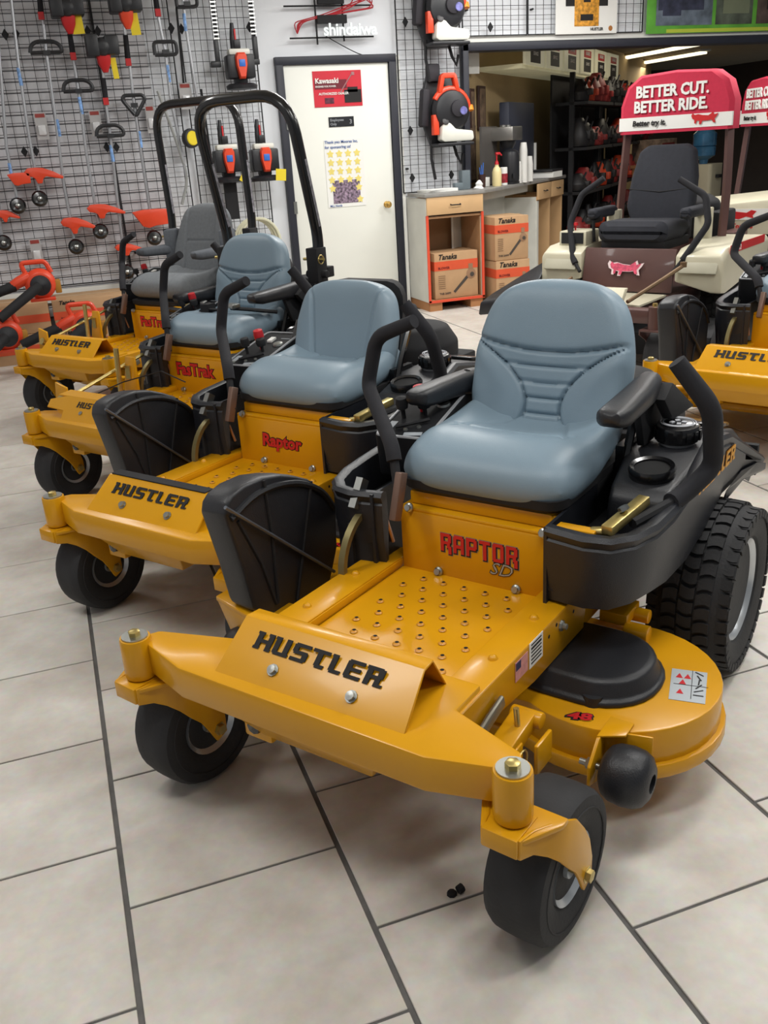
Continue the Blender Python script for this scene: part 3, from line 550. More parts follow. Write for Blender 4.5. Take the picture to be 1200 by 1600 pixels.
# ---------------------------------------------------------------- handheld blowers and cartons on the left
def blower(x, y, z, rz, label, tube_l=.7, tr=None):
    o = empty('leaf_blower', (x, y, z), rz, label, 'leaf blower', 'orange leaf blowers on the cartons'); o.scale = (.74, .74, .74)
    h = part('housing', 'lbh', lambda b: [b.lathe([(.0, .07), (.11, .07), (.145, .03), (.15, 0), (.145, -.03), (.11, -.07), (0, -.07)], (0, 0, 0), (0, 1, 0), 28), b.tube([(-.08, 0, .08), (-.2, 0, .03), (-.26, 0, -.0)], [.06, .055, .05], 12), b.box((.0, 0, -.15), (.24, .12, .03))], ORANGE, o, bevel=.006)
    part('handle', 'lbhd', lambda b: b.tube(fillet([(-.12, 0, .1), (-.15, 0, .21), (.08, 0, .21), (.12, 0, .1)], .04, 4), .024, 9), ORANGE, o)
    part('fan_grille', 'lbg', lambda b: b.lathe([(.1, 0), (.095, .02), (.05, .03), (.02, .045), (0, .045)], (.0, -.065, -.01), (0, -1, 0), 24), BLK, h)
    part('starter', 'lbst', lambda b: b.box((.16, .02, -.04), (.06, .1, .13)), mat('amber_brown', (170, 120, 40), .5), o, bevel=.01)
    part('outlet_tube', None, lambda b: b.tube([(-.24, 0, 0), (-.4, -.03, -.04), (-.62, -.05, -.12)], [.05, .048, .045], 14), BLKM, o)
    part('intake_tube', None, lambda b: b.tube([(-.02, -.11, -.01), (-.12, -.2, -.07), (-.42, -.35, -.25)], [.05, .048, .045], 14), BLKM, o)
    return o
blower(-.09, 7.28, .61, .0, 'orange leaf blower on the cartons under the white blister pack, highest of the blowers')
blower(-.38, 7.1, .30, .1, 'orange leaf blower at the left edge, lowest of the blowers')
blower(.17, 7.05, .31, -.1, 'orange leaf blower behind the rearmost yellow mower deck')
STR = mat('carton_orange', (214, 84, 48), .7)
def carton(x, y, z, w, d, h, rz, label, group, pic=True, s0=.62, s1=.82):
    o = empty('carton', (x, y, z), rz, label, 'box', group)
    part('body', None, lambda b: b.box((0, d / 2, h / 2), (w, d, h)), CARD, o, bevel=.004)
    part('stripe', None, lambda b: [b.box((0, -.001, h * (s0 + s1) / 2), (w * 1.0, .002, h * (s1 - s0))), b.box((-w / 2 - .001, d / 2, h * (s0 + s1) / 2), (.002, d, h * (s1 - s0)))], STR, o)
    text('lettering', 'Tanaka', INK, o, frame((-w * .42, -.002, h * .86), (1, 0, 0), (0, 0, 1)), h * .13 + .012, .0015, shear=.3)
    text('lettering', 'BLOWER', mat('dark_red_ink', (120, 30, 20), .6), o, frame((-w * .42, -.003, h * (s0 + .03)), (1, 0, 0), (0, 0, 1)), h * .07, .001)
    part('tape', None, lambda b: b.box((0, d / 2, h + .0015), (w, .05, .002)), mat('pack_tape', (200, 168, 128), .4), o)
    if pic:
        part('blower_picture', None, lambda b: b.prism([(-.08 * w, -.003, .14 * h), (-.04 * w, -.003, .10 * h), (.28 * w, -.003, .42 * h), (.24 * w, -.003, .47 * h)], (0, .002, 0)), mat('picture_grey', (70, 62, 56), .7), o)
        part('blower_picture', None, lambda b: [b.lathe([(.11 * w, 0), (.1 * w, .001), (0, .001)], (.34 * w, -.003, .5 * h), (0, -1, 0), 16), b.box((.33 * w, -.003, .66 * h), (.1 * w, .002, .12 * h))], mat('picture_tan', (150, 116, 88), .7), o)
        part('blower_picture', None, lambda b: b.lathe([(.05 * w, 0), (0, .001)], (.36 * w, -.005, .48 * h), (0, -1, 0), 12), MATS['picture_grey'], o)
        part('small_print', None, lambda b: [b.box((-.34 * w, -.003, h * (.5 - .045 * k)), (.16 * w, .001, h * .012)) for k in range(7)], mat('print_brown', (130, 100, 74), .7), o)
        text('lettering', 'THB 260PF', MATS['picture_grey'], o, frame((-w * .4, -.003, h * .09), (1, 0, 0), (0, 0, 1)), h * .06, .0004)
    return o
carton(3.392, 7.625, .1, .42, .34, .395, 0, 'blower carton inside the orange-edged cubby of the counter', 'blower cartons by the counter')
carton(3.89, 7.5, 0, .33, .36, .39, -.02, 'blower carton standing on the floor at the bottom of the pair under the counter', 'blower cartons by the counter')
carton(3.885, 7.51, .393, .33, .36, .37, .0, 'blower carton stacked on top of the other one under the counter', 'blower cartons by the counter')
for i, (x, w) in enumerate([(-1.02, .62), (-.38, .62), (.27, .62), (.92, .62)]):
    for k in range(2):
        carton(x, 7.5, k * .225, w, .42, .222, 0, '%s long blower carton in the %s row under the slatted wall' % (['far left', 'second from left', 'third from left', 'rightmost'][i], ['lower', 'upper'][k]), 'long cartons under the slatted wall', False, .35, .62)
# ---------------------------------------------------------------- service counter
ct = empty('counter_cabinet', (3.38, 7.6, 0), 0, 'white-sided wooden counter cabinet with one drawer and an orange-edged cubby', 'cabinet')
OE = mat('orange_edge', (222, 80, 52), .5); LAM = mat('white_laminate', (214, 214, 206), .5)
PAIR('side_panel', None, (-1, 1), lambda b, s: [b.box((s * .262, .225, .52), (.018, .45, .88))], LAM, ct)
part('carcass', None, lambda b: [b.box((0, .225, .088), (.51, .44, .018)), b.box((0, .445, .52), (.51, .012, .86)), b.box((0, .225, .8), (.51, .44, .018)), b.box((-.248, .23, .45), (.008, .42, .7)), b.box((.248, .23, .45), (.008, .42, .7))], mat('dark_maple', (170, 130, 92), .6), ct)
part('edge_band', None, lambda b: [b.box((s * .262, -.004, .45), (.022, .012, .74)) for s in (-1, 1)] + [b.box((0, -.004, .086), (.545, .012, .022))], OE, ct)
dr = part('drawer', None, lambda b: b.box((0, -.008, .895), (.53, .02, .145)), WOOD, ct, bevel=.002)
part('handle', None, lambda b: b.tube(fillet([(-.045, -.018, .9), (-.045, -.04, .895), (.045, -.04, .895), (.045, -.018, .9)], .01, 2), .005, 6), BLKM, dr)
PAIR('plinth', None, ((-.2, .12), (.2, .12)), lambda b, q: b.box((q[0], .2, .038), (q[1], .38, .076)), mat('plinth_wood', (176, 124, 80), .7), ct); part('plinth', None, lambda b: b.box((-.262, .24, .038), (.004, .44, .076)), mat('plinth_wood', (176, 124, 80), .7), ct)
TP = [(3.095, 7.575), (3.66, 7.575), (5.15, 8.93), (5.42, 9.2), (5.12, 9.5), (3.86, 8.24), (3.76, 7.985), (3.095, 7.985)]
o = part('worktop', None, lambda b: b.prism([(x, y, .968) for x, y in TP], (0, 0, .03)), mat('worktop_grey', (142, 140, 136), .45, 0, .2, .08, 20), None, bevel=.004); tag(o, 'grey worktop bending past the black post over both counter units', 'worktop')
ca = math.radians(42); CN = Vector((math.sin(ca), -math.cos(ca), 0)); MC = Matrix.Translation((3.66, 7.6, 0)) @ Matrix.Rotation(ca, 4, 'Z')
c2 = empty('counter_cabinet', (3.66, 7.6, 0), ca, 'long angled counter unit with white back panel and two maple drawers at its right end', 'cabinet')
part('back_panel', None, lambda b: b.box((.72, .34, .5), (1.3, .018, .93)), LAM, c2)
part('side_panel', None, lambda b: b.box((1.37, .2, .42), (.02, .4, .84)), LAM, c2); part('side_panel', None, lambda b: [b.box((1.39, .1, .42), (.02, .2, .84)), b.box((1.8, .2, .42), (.02, .4, .84)), b.box((2.2, .2, .42), (.02, .4, .84))], WOOD, c2)
part('front_panel', None, lambda b: [b.box((1.4, .0, .4), (.05, .018, .8)), b.box((.68, .1, .93), (1.4, .018, .07))], LAM, c2)
for k, x in enumerate((1.59, 2.0)):
    d_ = part('drawer', None, lambda b: b.box((x, -.01, .885), (.40, .02, .15)), WOOD, c2, bevel=.002)
    part('handle', None, lambda b: b.tube(fillet([(x - .045, -.02, .89), (x - .045, -.04, .885), (x + .045, -.04, .885), (x + .045, -.02, .89)], .01, 2), .005, 6), BLKM, d_)
Z0 = .999
def thing1(name, label, cat, loc, rz=0.): return empty(name, loc, rz, label, cat)
o = thing1('pump_bottle', 'pale yellow pump bottle with red pump on the counter', 'bottle', (3.98, 7.98, Z0))
part('body', None, lambda b: b.lathe([(.04, 0), (.043, .01), (.043, .12), (.034, .15), (.018, .17), (.018, .185)], (0, 0, 0)), mat('lotion', (232, 216, 160), .4), o)
part('pump', None, lambda b: [b.cyl((0, 0, .185), (0, 0, .215), .02, .014), b.cyl((0, 0, .215), (0, 0, .27), .006), b.tube([(-.01, 0, .275), (.03, 0, .278), (.05, 0, .26)], [.014, .01, .007], 8)], RED, o)
o = thing1('carton_pack', 'small white and red canister beside the pump bottle', 'canister', (4.1, 8.08, Z0)); part('body', None, lambda b: b.lathe([(.035, 0), (.035, .15), (.03, .155), (0, .155)], (0, 0, 0)), PWHITE, o); part('label', None, lambda b: b.lathe([(.0362, .02), (.0362, .1)], (0, 0, 0)), mat('label_red', (150, 40, 50), .5, var=.6, scale=30), o)
o = thing1('coffee_brewer', 'steel coffee brewer with black top on the counter by the opening', 'coffee maker', (4.16, 8.2, Z0), ca)
part('backplate', None, lambda b: b.box((-.12, .1, .26), (.38, .02, .5)), mat('dull_steel', (120, 116, 112), .45, .6), o)
part('brew_head', None, lambda b: b.box((.06, 0, .44), (.26, .24, .12)), STEEL, o, bevel=.01)
part('foot', None, lambda b: b.box((.06, 0, .01), (.24, .24, .02)), BLK, o); part('funnel', None, lambda b: b.lathe([(.05, 0), (.075, .05), (.075, .07)], (.06, -.02, .31)), BLK, o)
part('lid', None, lambda b: [b.lathe([(.03, 0), (.03, .015), (0, .018)], (.0, 0, .5)), b.lathe([(.03, 0), (.03, .015), (0, .018)], (.12, 0, .5))], ZINC, o)
o = thing1('coffee_urn', 'black coffee dispenser under the steel brewer', 'thermos', (4.22, 8.17, Z0 + .022)); part('body', None, lambda b: b.lathe([(.075, 0), (.08, .02), (.08, .22), (.07, .26), (.04, .28), (0, .285)], (0, 0, 0)), BLK, o); part('tap', None, lambda b: b.box((-.02, -.09, .05), (.02, .03, .04)), BLK, o)
def cups(x, y, n, label):
    t = empty('paper_cup_stack', (x, y, Z0), 0, label, 'cups', 'stacks of white cups on the counter')
    for k in range(n): part('cup', 'cup', lambda b: b.lathe([(.038, 0), (.04, .004), (.03, .085), (0, .087)], (0, 0, 0), (0, 0, 1), 16), PWHITE, t).location = (0, 0, k * .018)
cups(4.40, 8.26, 16, 'tallest stack of white cups behind the urn'); cups(4.32, 8.22, 7, 'short stack of white cups between the urn and the tall stack'); cups(4.52, 8.37, 9, 'medium stack of white cups at the right of the counter')
o = thing1('pen_cup', 'dark brown cup of pens beside the grey holder on the counter', 'pen holder', (3.83, 7.98, Z0)); part('cup', None, lambda b: b.lathe([(.03, 0), (.034, .11), (.03, .11), (.027, .01)], (0, 0, 0)), mat('dark_brown', (60, 36, 30), .5), o); part('pen', None, lambda b: [b.cyl((0, 0, .01), (.01 * k, .01, .19 + .01 * k), .004, n=6) for k in (-2, 0, 2)], BLUE, o)
o = thing1('grey_holder', 'grey upright holder on the counter under the backpack blower straps', 'holder', (3.6, 7.86, Z0)); part('body', None, lambda b: [b.box((0, 0, .08), (.08, .08, .16)), b.box((-.07, -.01, .03), (.08, .06, .06))], mat('steel_blue', (104, 116, 122), .5), o, bevel=.006)
o = thing1('paper_stack', 'white papers lying at the left end of the counter', 'papers', (3.32, 7.82, Z0), .1); part('sheet', None, lambda b: [b.box((0, 0, .003 + .006 * k), (.3, .2, .005), rz=.05 * k) for k in range(4)], PWHITE, o)
o = thing1('tissue', 'crumpled white tissue on the counter beside the grey holder', 'tissue', (3.72, 7.82, Z0)); part('sheet', None, lambda b: b.lathe([(.05, 0), (.03, .02), (.035, .04), (.01, .07), (0, .072)], (0, 0, 0), (.1, 0, 1), 7), PWHITE, o, ang=5)
o = thing1('small_box', 'small white box on the counter behind the pump bottle', 'box', (3.9, 8.06, Z0)); part('body', None, lambda b: b.box((0, 0, .04), (.07, .05, .08)), PWHITE, o, bevel=.003)
o = thing1('document_tray', 'dark tray holding white papers at the right end of the counter', 'tray', (5.0, 8.9, Z0), ca); part('tray', None, lambda b: b.box((0, 0, .07), (.34, .26, .02)), BLK, o, bevel=.004); part('sheet', None, lambda b: b.box((0, -.01, .03), (.3, .24, .055)), PWHITE, o)
# ================================================================ MOWERS  (local frame: x to the machine's left, y rearwards, z up)
def seat_back_me(kind):
    W, H, y0, z0 = (.225, .48, 1.05, .585) if kind == 'bucket' else (.222, .40, 1.02, .57)
    if kind == 'cloth': W, H, y0, z0 = .24, .52, 1.10, .64
    up = Vector((0, .26, .965)); fr = Vector((0, -.965, .26))
    def pos(a, b, sd):
        v = (b + 1) / 2
        taper = 1 - .30 * max(0, v - .55) ** 1.4 / .45 ** 1.4 * .8 - .12 * max(0, .35 - v) / .35
        if kind == 'low': taper = 1 - .16 * max(0, v - .6) / .4 - .06 * max(0, .4 - v) / .4
        if kind == 'cloth': taper = 1 - .30 * max(0, v - .5) / .5
        w = W * taper * (1 - abs(b) ** 7) ** (1 / 2.4); x = a * w; h = v * H
        t = .042 * (1 - abs(a) ** 6) ** .5 * (1 - abs(b) ** 8) ** .5
        d = 0
        if sd > 0:
            d += .034 * abs(a) ** 2.5 * (1 - .5 * v)
            X = x; g = lambda q, s=.0055: math.exp(-(q / s) ** 2)
            if kind == 'bucket':
                k = .05 + 1.35 * (v - .30) ** 2
                if v < .70: d -= .013 * g(abs(X) - k, .0045) ; d += .006 * math.exp(-((abs(X) - k - .055) / .04) ** 2)
                arc = .60 + 1.4 * X * X
                d -= .013 * g((v - arc) * H, .0056)
                if abs(X) < k:
                    for q in (.52, .43, .345, .26, .18): d -= .009 * g((v - q - .6 * X * X) * H, .004)
                d += .008 / (1 + math.exp(-(v - arc) * 60))
            elif kind == 'low':
                k = .11 + .05 * (v - .2)
                if .12 < v < .95: d -= .008 * g(abs(X) - k - .3 * max(0, v - .8) ** 1.5)
                if abs(X) > k and v < .16: d -= .006 * g((v - .12) * H)
                d += .008 / (1 + math.exp(-(abs(X) - k) * 300))
            else:
                d -= .007 * g(abs(X) - .12) + .007 * g((v - .55) * H) * (abs(X) < .12); d += .012 / (1 + math.exp(-(abs(X) - .12) * 300))
        d *= (1 - abs(a) ** 14) * (1 - abs(b) ** 14); wrap = .03 * abs(a) ** 3 * (1 - .5 * v)
        return Vector((x, y0, z0)) + up * h + fr * (sd * t + d + wrap - .02 * abs(a) ** 3)
    return slab(pos, 150, 150, 'backrest')
def seat_base_me(kind):
    y0, y1 = .665, 1.12; z0 = .655
    if kind == 'cloth': z0 = .70
    def pos(a, b, sd):
        y = (y0 + y1) / 2 + b * (y1 - y0) / 2
        w = .236 * (1 - .10 * abs(b) ** 6) * (1 - .08 * max(0, b)); x = a * w
        yy = y + .03 * (abs(a) ** 5) * (b < 0) * (-b)
        t = .060 * (1 - abs(a) ** 7) ** .5 * (1 - abs(b) ** 8) ** .5
        d = 0; rise = .03 * abs(a) ** 3 * max(0, b + .2) + .012 * b
        if sd > 0:
            d += .030 * abs(a) ** 3 * min(1, max(0, (b + .6)) / 1.2) + .02 * math.exp(-((b + .45) / .35) ** 2) - .028 * math.exp(-((b - .45) / .4) ** 2) * (1 - a * a)
            g = lambda q, s=.006: math.exp(-(q / s) ** 2)
            if kind != 'cloth':
                if b > -.25: d -= .009 * g(abs(x) - (.06 + .12 * max(0, (.75 - b)) * .8))
                if abs(x) < .17: d -= .008 * g((b + .12 - 1.5 * x * x * 8 * .2) * .22)
            else: d -= .005 * g(abs(x) - .13)
        d *= (1 - abs(a) ** 10) * (1 - abs(b) ** 10)
        return Vector((x, yy, z0 + sd * t + d + rise))
    return slab(pos, 100, 100, 'cushion')
def tyre_prof(r, hw, rim):
    return [(rim, -hw * .72), (rim + .012, -hw * .9), (r * .82, -hw * 1.02), (r * .93, -hw * .97), (r * .985, -hw * .74), (r, -hw * .35), (r * 1.003, 0), (r, hw * .35), (r * .985, hw * .74), (r * .93, hw * .97), (r * .82, hw * 1.02), (rim + .012, hw * .9), (rim, hw * .72)]
def caster(root, sx, post=.458, col=None, sw=0., big=False):
    col = col or YEL
    part('caster_barrel', 'cbar', lambda b: b.lathe([(.0, .342), (.033, .342), (.0345, .348), (.0345, .432), (.033, .437), (0, .437)], (0, 0, 0), n=28), col, root).location = (sx * post, 0, 0)
    k = part('washer', 'cwash', lambda b: b.lathe([(0, .437), (.029, .437), (.029, .441), (0, .441)], (0, 0, 0), n=24), ZINC, root); k.location = (sx * post, 0, 0)
    part('bolt', 'cbolt', lambda b: b.lathe([(0, .441), (.0135, .441), (.0135, .451), (.009, .453), (0, .453)], (0, 0, 0), n=6), BRASS, k)
    f = part('caster_fork', 'cfork', lambda b: [
        b.prism([(-.034, -.05, .300), (.034, -.05, .300), (.034, -.05, .338), (-.034, -.05, .338)], (0, .075, 0)),
        b.prism([(-.040, -.040, .325), (.040, -.040, .325), (.078, .03, .325), (.078, .05, .325), (-.078, .05, .325), (-.078, .03, .325)], (0, 0, .010))] +
        [b.loft([[(s * (xo - e), y, z) for e in (0, .007)] for xo, y, z in []] or [[(s * (xo - e), y, z) for xo, y, z, e in ((x_, ya, za, 0), (x_, yb, zb, 0), (x_, yb, zb, .007), (x_, ya, za, .007))] for x_, ya, za, yb, zb in ((.038, -.045, .337, -.045, .297), (.046, -.01, .337, -.012, .288), (.062, .02, .336, .01, .274), (.075, .05, .329, .032, .252), (.079, .085, .308, .055, .222), (.080, .115, .268, .082, .192), (.080, .139, .226, .100, .160), (.080, .152, .176, .112, .134), (.080, .151, .132, .120, .120))]) for s in (-1, 1)], col, root, bevel=.002)
    f.location = (sx * post, 0, 0); f.rotation_euler = (0, 0, sw)
    part('axle_bolt', 'cax', lambda b: [b.cyl((-.085, .13, .15), (.085, .13, .15), .008), b.lathe([(0, 0), (.017, 0), (.017, .003), (.0125, .003), (.0125, .012), (0, .013)], (.078, .13, .15), (1, 0, 0), 6), b.lathe([(0, 0), (.014, 0), (.014, .01), (0, .012)], (-.078, .13, .15), (-1, 0, 0), 6)], BRASS, f)
    t = part('caster_tyre', 'ctyre', lambda b: b.lathe(tyre_prof(.15, .058, .07), (0, 0, 0), (1, 0, 0), 40), RUB, root)
    c, s_ = math.cos(sw), math.sin(sw); t.location = (sx * post - s_ * .13, c * .13, .15); t.rotation_euler = (0, 0, sw)
    part('rim', 'crim', lambda b: b.lathe([(.0, -.03), (.02, -.05), (.022, -.012), (.04, -.008), (.05, -.03), (.066, -.045), (.073, -.052), (.073, .052), (.066, .045), (.05, .03), (.04, .008), (.022, .012), (.02, .05), (0, .03)], (0, 0, 0), (1, 0, 0), 32), CHROME, t)
    part('sidewall_ring', 'cring', lambda b: [b.tube([(s * .0585, .118 * math.cos(a), .118 * math.sin(a)) for a in [k * PI / 16 for k in range(32)]], .0022, 5, True) for s in (-1, 1)], RUB, t)
def rear_tyre(root, x, y=1.22, r=.235, hw=.10, tread=True, col=None):
    t = part('drive_tyre', 'rtyre', lambda b: b.lathe(tyre_prof(r - .006, hw, .137), (0, 0, 0), (1, 0, 0), 44), RUB, root); t.location = (x, y, r)
    part('rim', 'rrim', lambda b: b.lathe([(0, .0), (.06, .0), (.065, .03), (.09, .02), (.105, .045), (.120, .05), (.128, .072), (.140, .085), (.147, .080), (.147, -.085), (.14, -.09), (.1, -.04), (0, -.04)], (0, 0, 0), (1, 0, 0), 36), CHROME, t)
    if not tread: return t
    def lugs(b):
        N = 38
        for k in range(N):
            for j in range(5):
                a0 = 2 * PI * (k + (.5 if j % 2 else 0)) / N; xs = (-.082, -.042, 0, .042, .082)[j]; w = .0185; da = 2 * PI / N * .36; rr = r - (.012 if j in (0, 4) else .002); L = []
                for q in range(4):
                    xx = xs - w + 2 * w * q / 3; ph = a0 + .03 * math.sin((xx + .1) * 75)
                    for e in (-da, da):
                        for rd in (-.012, .006): L.append((xx, (rr + rd - abs(xx) * .05) * math.cos(ph + e), (rr + rd - abs(xx) * .05) * math.sin(ph + e)))
                F = []
                for q in range(3):
                    o = q * 4; F += [(o + 1, o + 3, o + 7, o + 5), (o, o + 1, o + 5, o + 4), (o + 3, o + 2, o + 6, o + 7)]
                F += [(0, 2, 3, 1), (12, 13, 15, 14)]
                b.add(L, F)
            for s in (-1, 1):
                a0 = 2 * PI * (k + .25) / N
                b.box((s * .0945, (r - .024) * math.cos(a0), (r - .024) * math.sin(a0)), (.02, .02, .028), rx=a0)
    part('tread', 'rtread', lugs, RUB, t)['kind'] = 'stuff'
    return t
def lever(root, pts, r0=.024, col=None, pivot=True):
    P = fillet(pts, .035, 5); n0 = max(2, int(len(P) * .0))
    lo = pts[0]; 
    part('lever_grip', None, lambda b: b.tube(P[1:], [r0] * (len(P) - 2) + [r0 * .9], 12), FOAM, root)
    part('lever_rod', None, lambda b: b.tube([P[0], P[1] * .7 + P[2] * .3], .012, 8), BLKM, root)
def console(root, ca=0, red=True):
    # control panel on the machine's right (image-left) pod
    M = frame((-.262, .78, .690), (1, .12, .0), (-.10, 1, .20))
    p = part('control_box', 'cbox', lambda b: b.loft([[M @ Vector((a * s, c * s + .02, z)) for a, c in rrect(-.075, -.02, .085, .30, .018)] for s, z in ((1.04, -.12), (1, .0))]), PBLK, root, bevel=.004)
    part('panel_rim', 'crim_', lambda b: b.loft([[M @ Vector((a, c, z)) for a, c in q] for q, z in ((rrect(-.073, .0, .082, .315, .018), .0005), (rrect(-.071, .002, .080, .313, .016), .004), (rrect(-.066, .008, .074, .307, .014), .004), (rrect(-.065, .009, .073, .306, .014), .001))], False), mat('pale_rim', (150, 152, 156), .4), p)
    def knob(x, y, r, h, m, nm, lean=0): return part(nm, None, lambda b: [b.cyl(M @ Vector((x, y, 0)), M @ Vector((x, y, h * .6)), .006), b.lathe([(0, 0), (r, 0), (r * 1.15, h * .25), (r, h * .5), (0, h * .55)], M @ Vector((x, y, h * .5)), (M.to_3x3() @ Vector((0, 0, 1))), 14)], m, p)
    knob(.0, .155, .017, .075, RED, 'red_knob'); knob(.018, .135, .017, .05, BLKM, 'choke_knob'); knob(-.035, .11, .015, .06, BLKM, 'throttle_knob')
    part('slot_lever', None, lambda b: b.tube([M @ Vector((-.03, .045, .006)), M @ Vector((.05, .095, .01))], .005, 6), BLKM, p)
    part('key_switch', None, lambda b: b.lathe([(.02, 0), (.018, .006), (.01, .008), (0, .008)], M @ Vector((.045, .2, .001)), M.to_3x3() @ Vector((0, 0, 1)), 16), ZINC, p)
    part('rocker', None, lambda b: b.box((0, 0, 0), (.02, .035, .008), M @ Matrix.Translation((-.005, .235, .004))), PWHITE, p)
    for x, y in ((-.045, .03), (.0, .045), (.03, .065)): part('screw', None, lambda b: b.lathe([(.007, 0), (.006, .004), (0, .005)], M @ Vector((x, y, 0)), M.to_3x3() @ Vector((0, 0, 1)), 8), ZINC, p)
    part('marking', None, lambda b: [b.box((0, 0, 0), d, M @ Matrix.Translation(c) @ Matrix.Rotation(rz, 4, 'Z')) for c, d, rz in (((-.05, .06, .001), (.02, .05, .0008), 0), ((.03, .025, .001), (.05, .018, .0008), .2), ((.045, .255, .001), (.04, .006, .0008), 0))], mat('panel_marking', (150, 156, 162), .5), p)
def tub(root, sd, path, zt, zb, name='fender'):
    def fn(b):
        L = []
        for i, (x, y) in enumerate(path):
            a = Vector(path[max(i - 1, 0)]); c = Vector(path[min(i + 1, len(path) - 1)]); t = (c - a).normalized(); n = Vector((t.y, -t.x)) * (1 if sd > 0 else -1)
            T = zt[i]; B = zb[i]; col = []
            for off, z in ((-.012, B), (.0, B + (T - B) * .5), (.0, T - .035), (-.004, T - .03), (.004, T - .012), (-.004, T - .002), (-.016, T), (-.03, T - .006), (-.034, T - .02), (-.036, T - .09), (-.02, B + .02)):
                col.append((x + n.x * off, y + n.y * off, z))
            L.append(col)
        b.loft(L, True)
    return part(name, None, fn, DBLUE, root)
def tread_holes(b, w=.17, y0=.27, y1=.62):
    ny = 8
    for j in range(ny):
        for i in range(6):
            x = -w + .04 + i * .058 + (.029 if j % 2 else 0); y = y0 + j * (y1 - y0) / (ny - 1)
            if abs(x) > w: continue
            b.lathe([(.0095, .3858), (.0065, .3885), (.0042, .3892)], (x, y, 0), n=9)
def mower(name, loc, rz, label, st, sc=1.0, group=None, txt='RAPTOR', arm=True, seat='bucket', rops=None, chute=True, detail=True, dx=.02, black_strip=False, plate='std', hw=.458):
    R = empty(name, loc, rz, label, 'lawn mower', group)
    f = hw / .458
    # front axle beam
    pl = [(-.470 * f, .015), (-.30 * f, -.028), (.30 * f, -.028), (.470 * f, .015), (.445 * f, .06), (.28, .125), (.28, .22), (-.28, .22), (-.28, .125), (-.445 * f, .06)]
    part('front_beam', 'beam%.2f' % hw, lambda b: b.prism([(x, y, .352 if abs(x) > .4 * f else .345) for x, y in pl], (0, 0, .075)), YEL, R, bevel=.006)
    part('beam_gusset', 'gus', lambda b: b.prism([(-.17, -.022, .35), (.19, -.022, .35), (.15, .02, .285), (-.12, .02, .285)], (0, .16, 0)), YEL, R, bevel=.004)
    hb = part('hitch_bracket', 'hitch', lambda b: [b.box((-.14, .045, .31), (.075, .05, .085))], YEL, R, bevel=.006)
    part('bolt', 'hitchb', lambda b: b.lathe([(.018, 0), (.016, .01), (0, .012)], (-.14, .018, .305), (0, -1, 0), 8), BLKG, hb)
    caster(R, -1, hw, sw=st.get('swl', 0)); caster(R, 1, hw, sw=st.get('swr', 0))
    # toe plate: folded sheet, open at its ends
    if plate == 'std':
        prof = [(-.002, .418), (.100, .506), (.136, .506), (.205, .400)]
        def tp(b):
            L = []
            for x0, x1 in ((-.222, .242),):
                for (y, z) in prof: L.append([(x0 + (y * .12), y, z), (x1 - (y * .12), y, z)])
            V = []; n = len(prof)
            for s in range(2):
                for i, (y, z) in enumerate(prof):
                    V.append((L[i][s][0], y, z))
            T = [(v[0], v[1] + (.0 if i % n else .003), v[2] - .007) for i, v in enumerate(V)]
            A = V + T; F = []
            for i in range(n - 1):
                F += [(i, i + 1, n + i + 1, n + i), (2 * n + i, 3 * n + i, 3 * n + i + 1, 2 * n + i + 1), (i, 2 * n + i, 2 * n + i + 1, i + 1), (n + i, n + i + 1, 3 * n + i + 1, 3 * n + i)]
            F += [(0, n, 3 * n, 2 * n), (n - 1, 3 * n - 1, 4 * n - 1, 2 * n - 1)]
            b.add(A, F)
        P = part('toe_plate', 'toe', tp, YEL, R, bevel=.0015, seg=1)
    else:
        def tp2(b):
            out = [(-.31, .05), (-.31, .088), (-.20, .115), (.25, .115), (.27, .075), (.20, .07), (.155, .045), (.135, 0), (-.19, 0), (-.20, .045)]
            M_ = frame((0, -.002, .418), (1, 0, 0), (0, .66, .75))
            b.prism([M_ @ Vector((x, y, 0)) for x, y in out], M_.to_3x3() @ Vector((0, 0, -.008)))
            b.prism([(-.29, .085, .492), (.25, .085, .492), (.25, .15, .497), (-.29, .15, .497)], (0, 0, .006))
            b.prism([(.18, .15, .5), (.24, .15, .5), (.24, .22, .40), (.18, .22, .40)], (0, .006, 0))
        P = part('toe_plate', 'toe2', tp2, YEL, R, bevel=.0015, seg=1)
    MP = frame((-.156, .0575, .4712), (1, 0, 0), (0, .66, .75)); MP = MP @ Matrix.Translation((0, -.006, .0009))
    if plate == 'std': block_text('lettering', 'HUSTLER', INK, P, MP, .037, .315)
    else: block_text('lettering', 'HUSTLER', INK, P, MP @ Matrix.Translation((.03, -.006, .0102)), .026, .2)
    for x in (-.085, .108):
        part('bolt', 'pbolt', lambda b: b.lathe([(0, 0), (.013, 0), (.013, .002), (.009, .002), (.009, .009), (0, .0095)], (0, 0, 0), (0, -.66, .75), 10), ZINC, P).location = (x, .03, .447)
    if black_strip: part('grip_strip', None, lambda b: b.box((0, .118, .5085), (.40, .036, .003)), BLKM, P)
    # foot pan and rails
    part('foot_pan', 'pan', lambda b: b.box((.01, .42, .379), (.40, .52, .010)), YEL, R)
    if detail: part('grip_dimple', 'dimp', tread_holes, mat('dimple_yellow', (200, 136, 20), .4, 0, .3), R)['kind'] = 'stuff'
    if detail: part('dimple_hole_shade', 'dhole', lambda b: [b.lathe([(.0048, .3893), (0, .3899)], (-.13 + i * .058 + (.029 if j % 2 else 0), .27 + j * .05 + .002, 0), n=8) for j in range(8) for i in range(6) if abs(-.13 + i * .058 + (.029 if j % 2 else 0)) < .17], DARK, R)['kind'] = 'stuff'  # flat dark discs paint the shade in each dimple
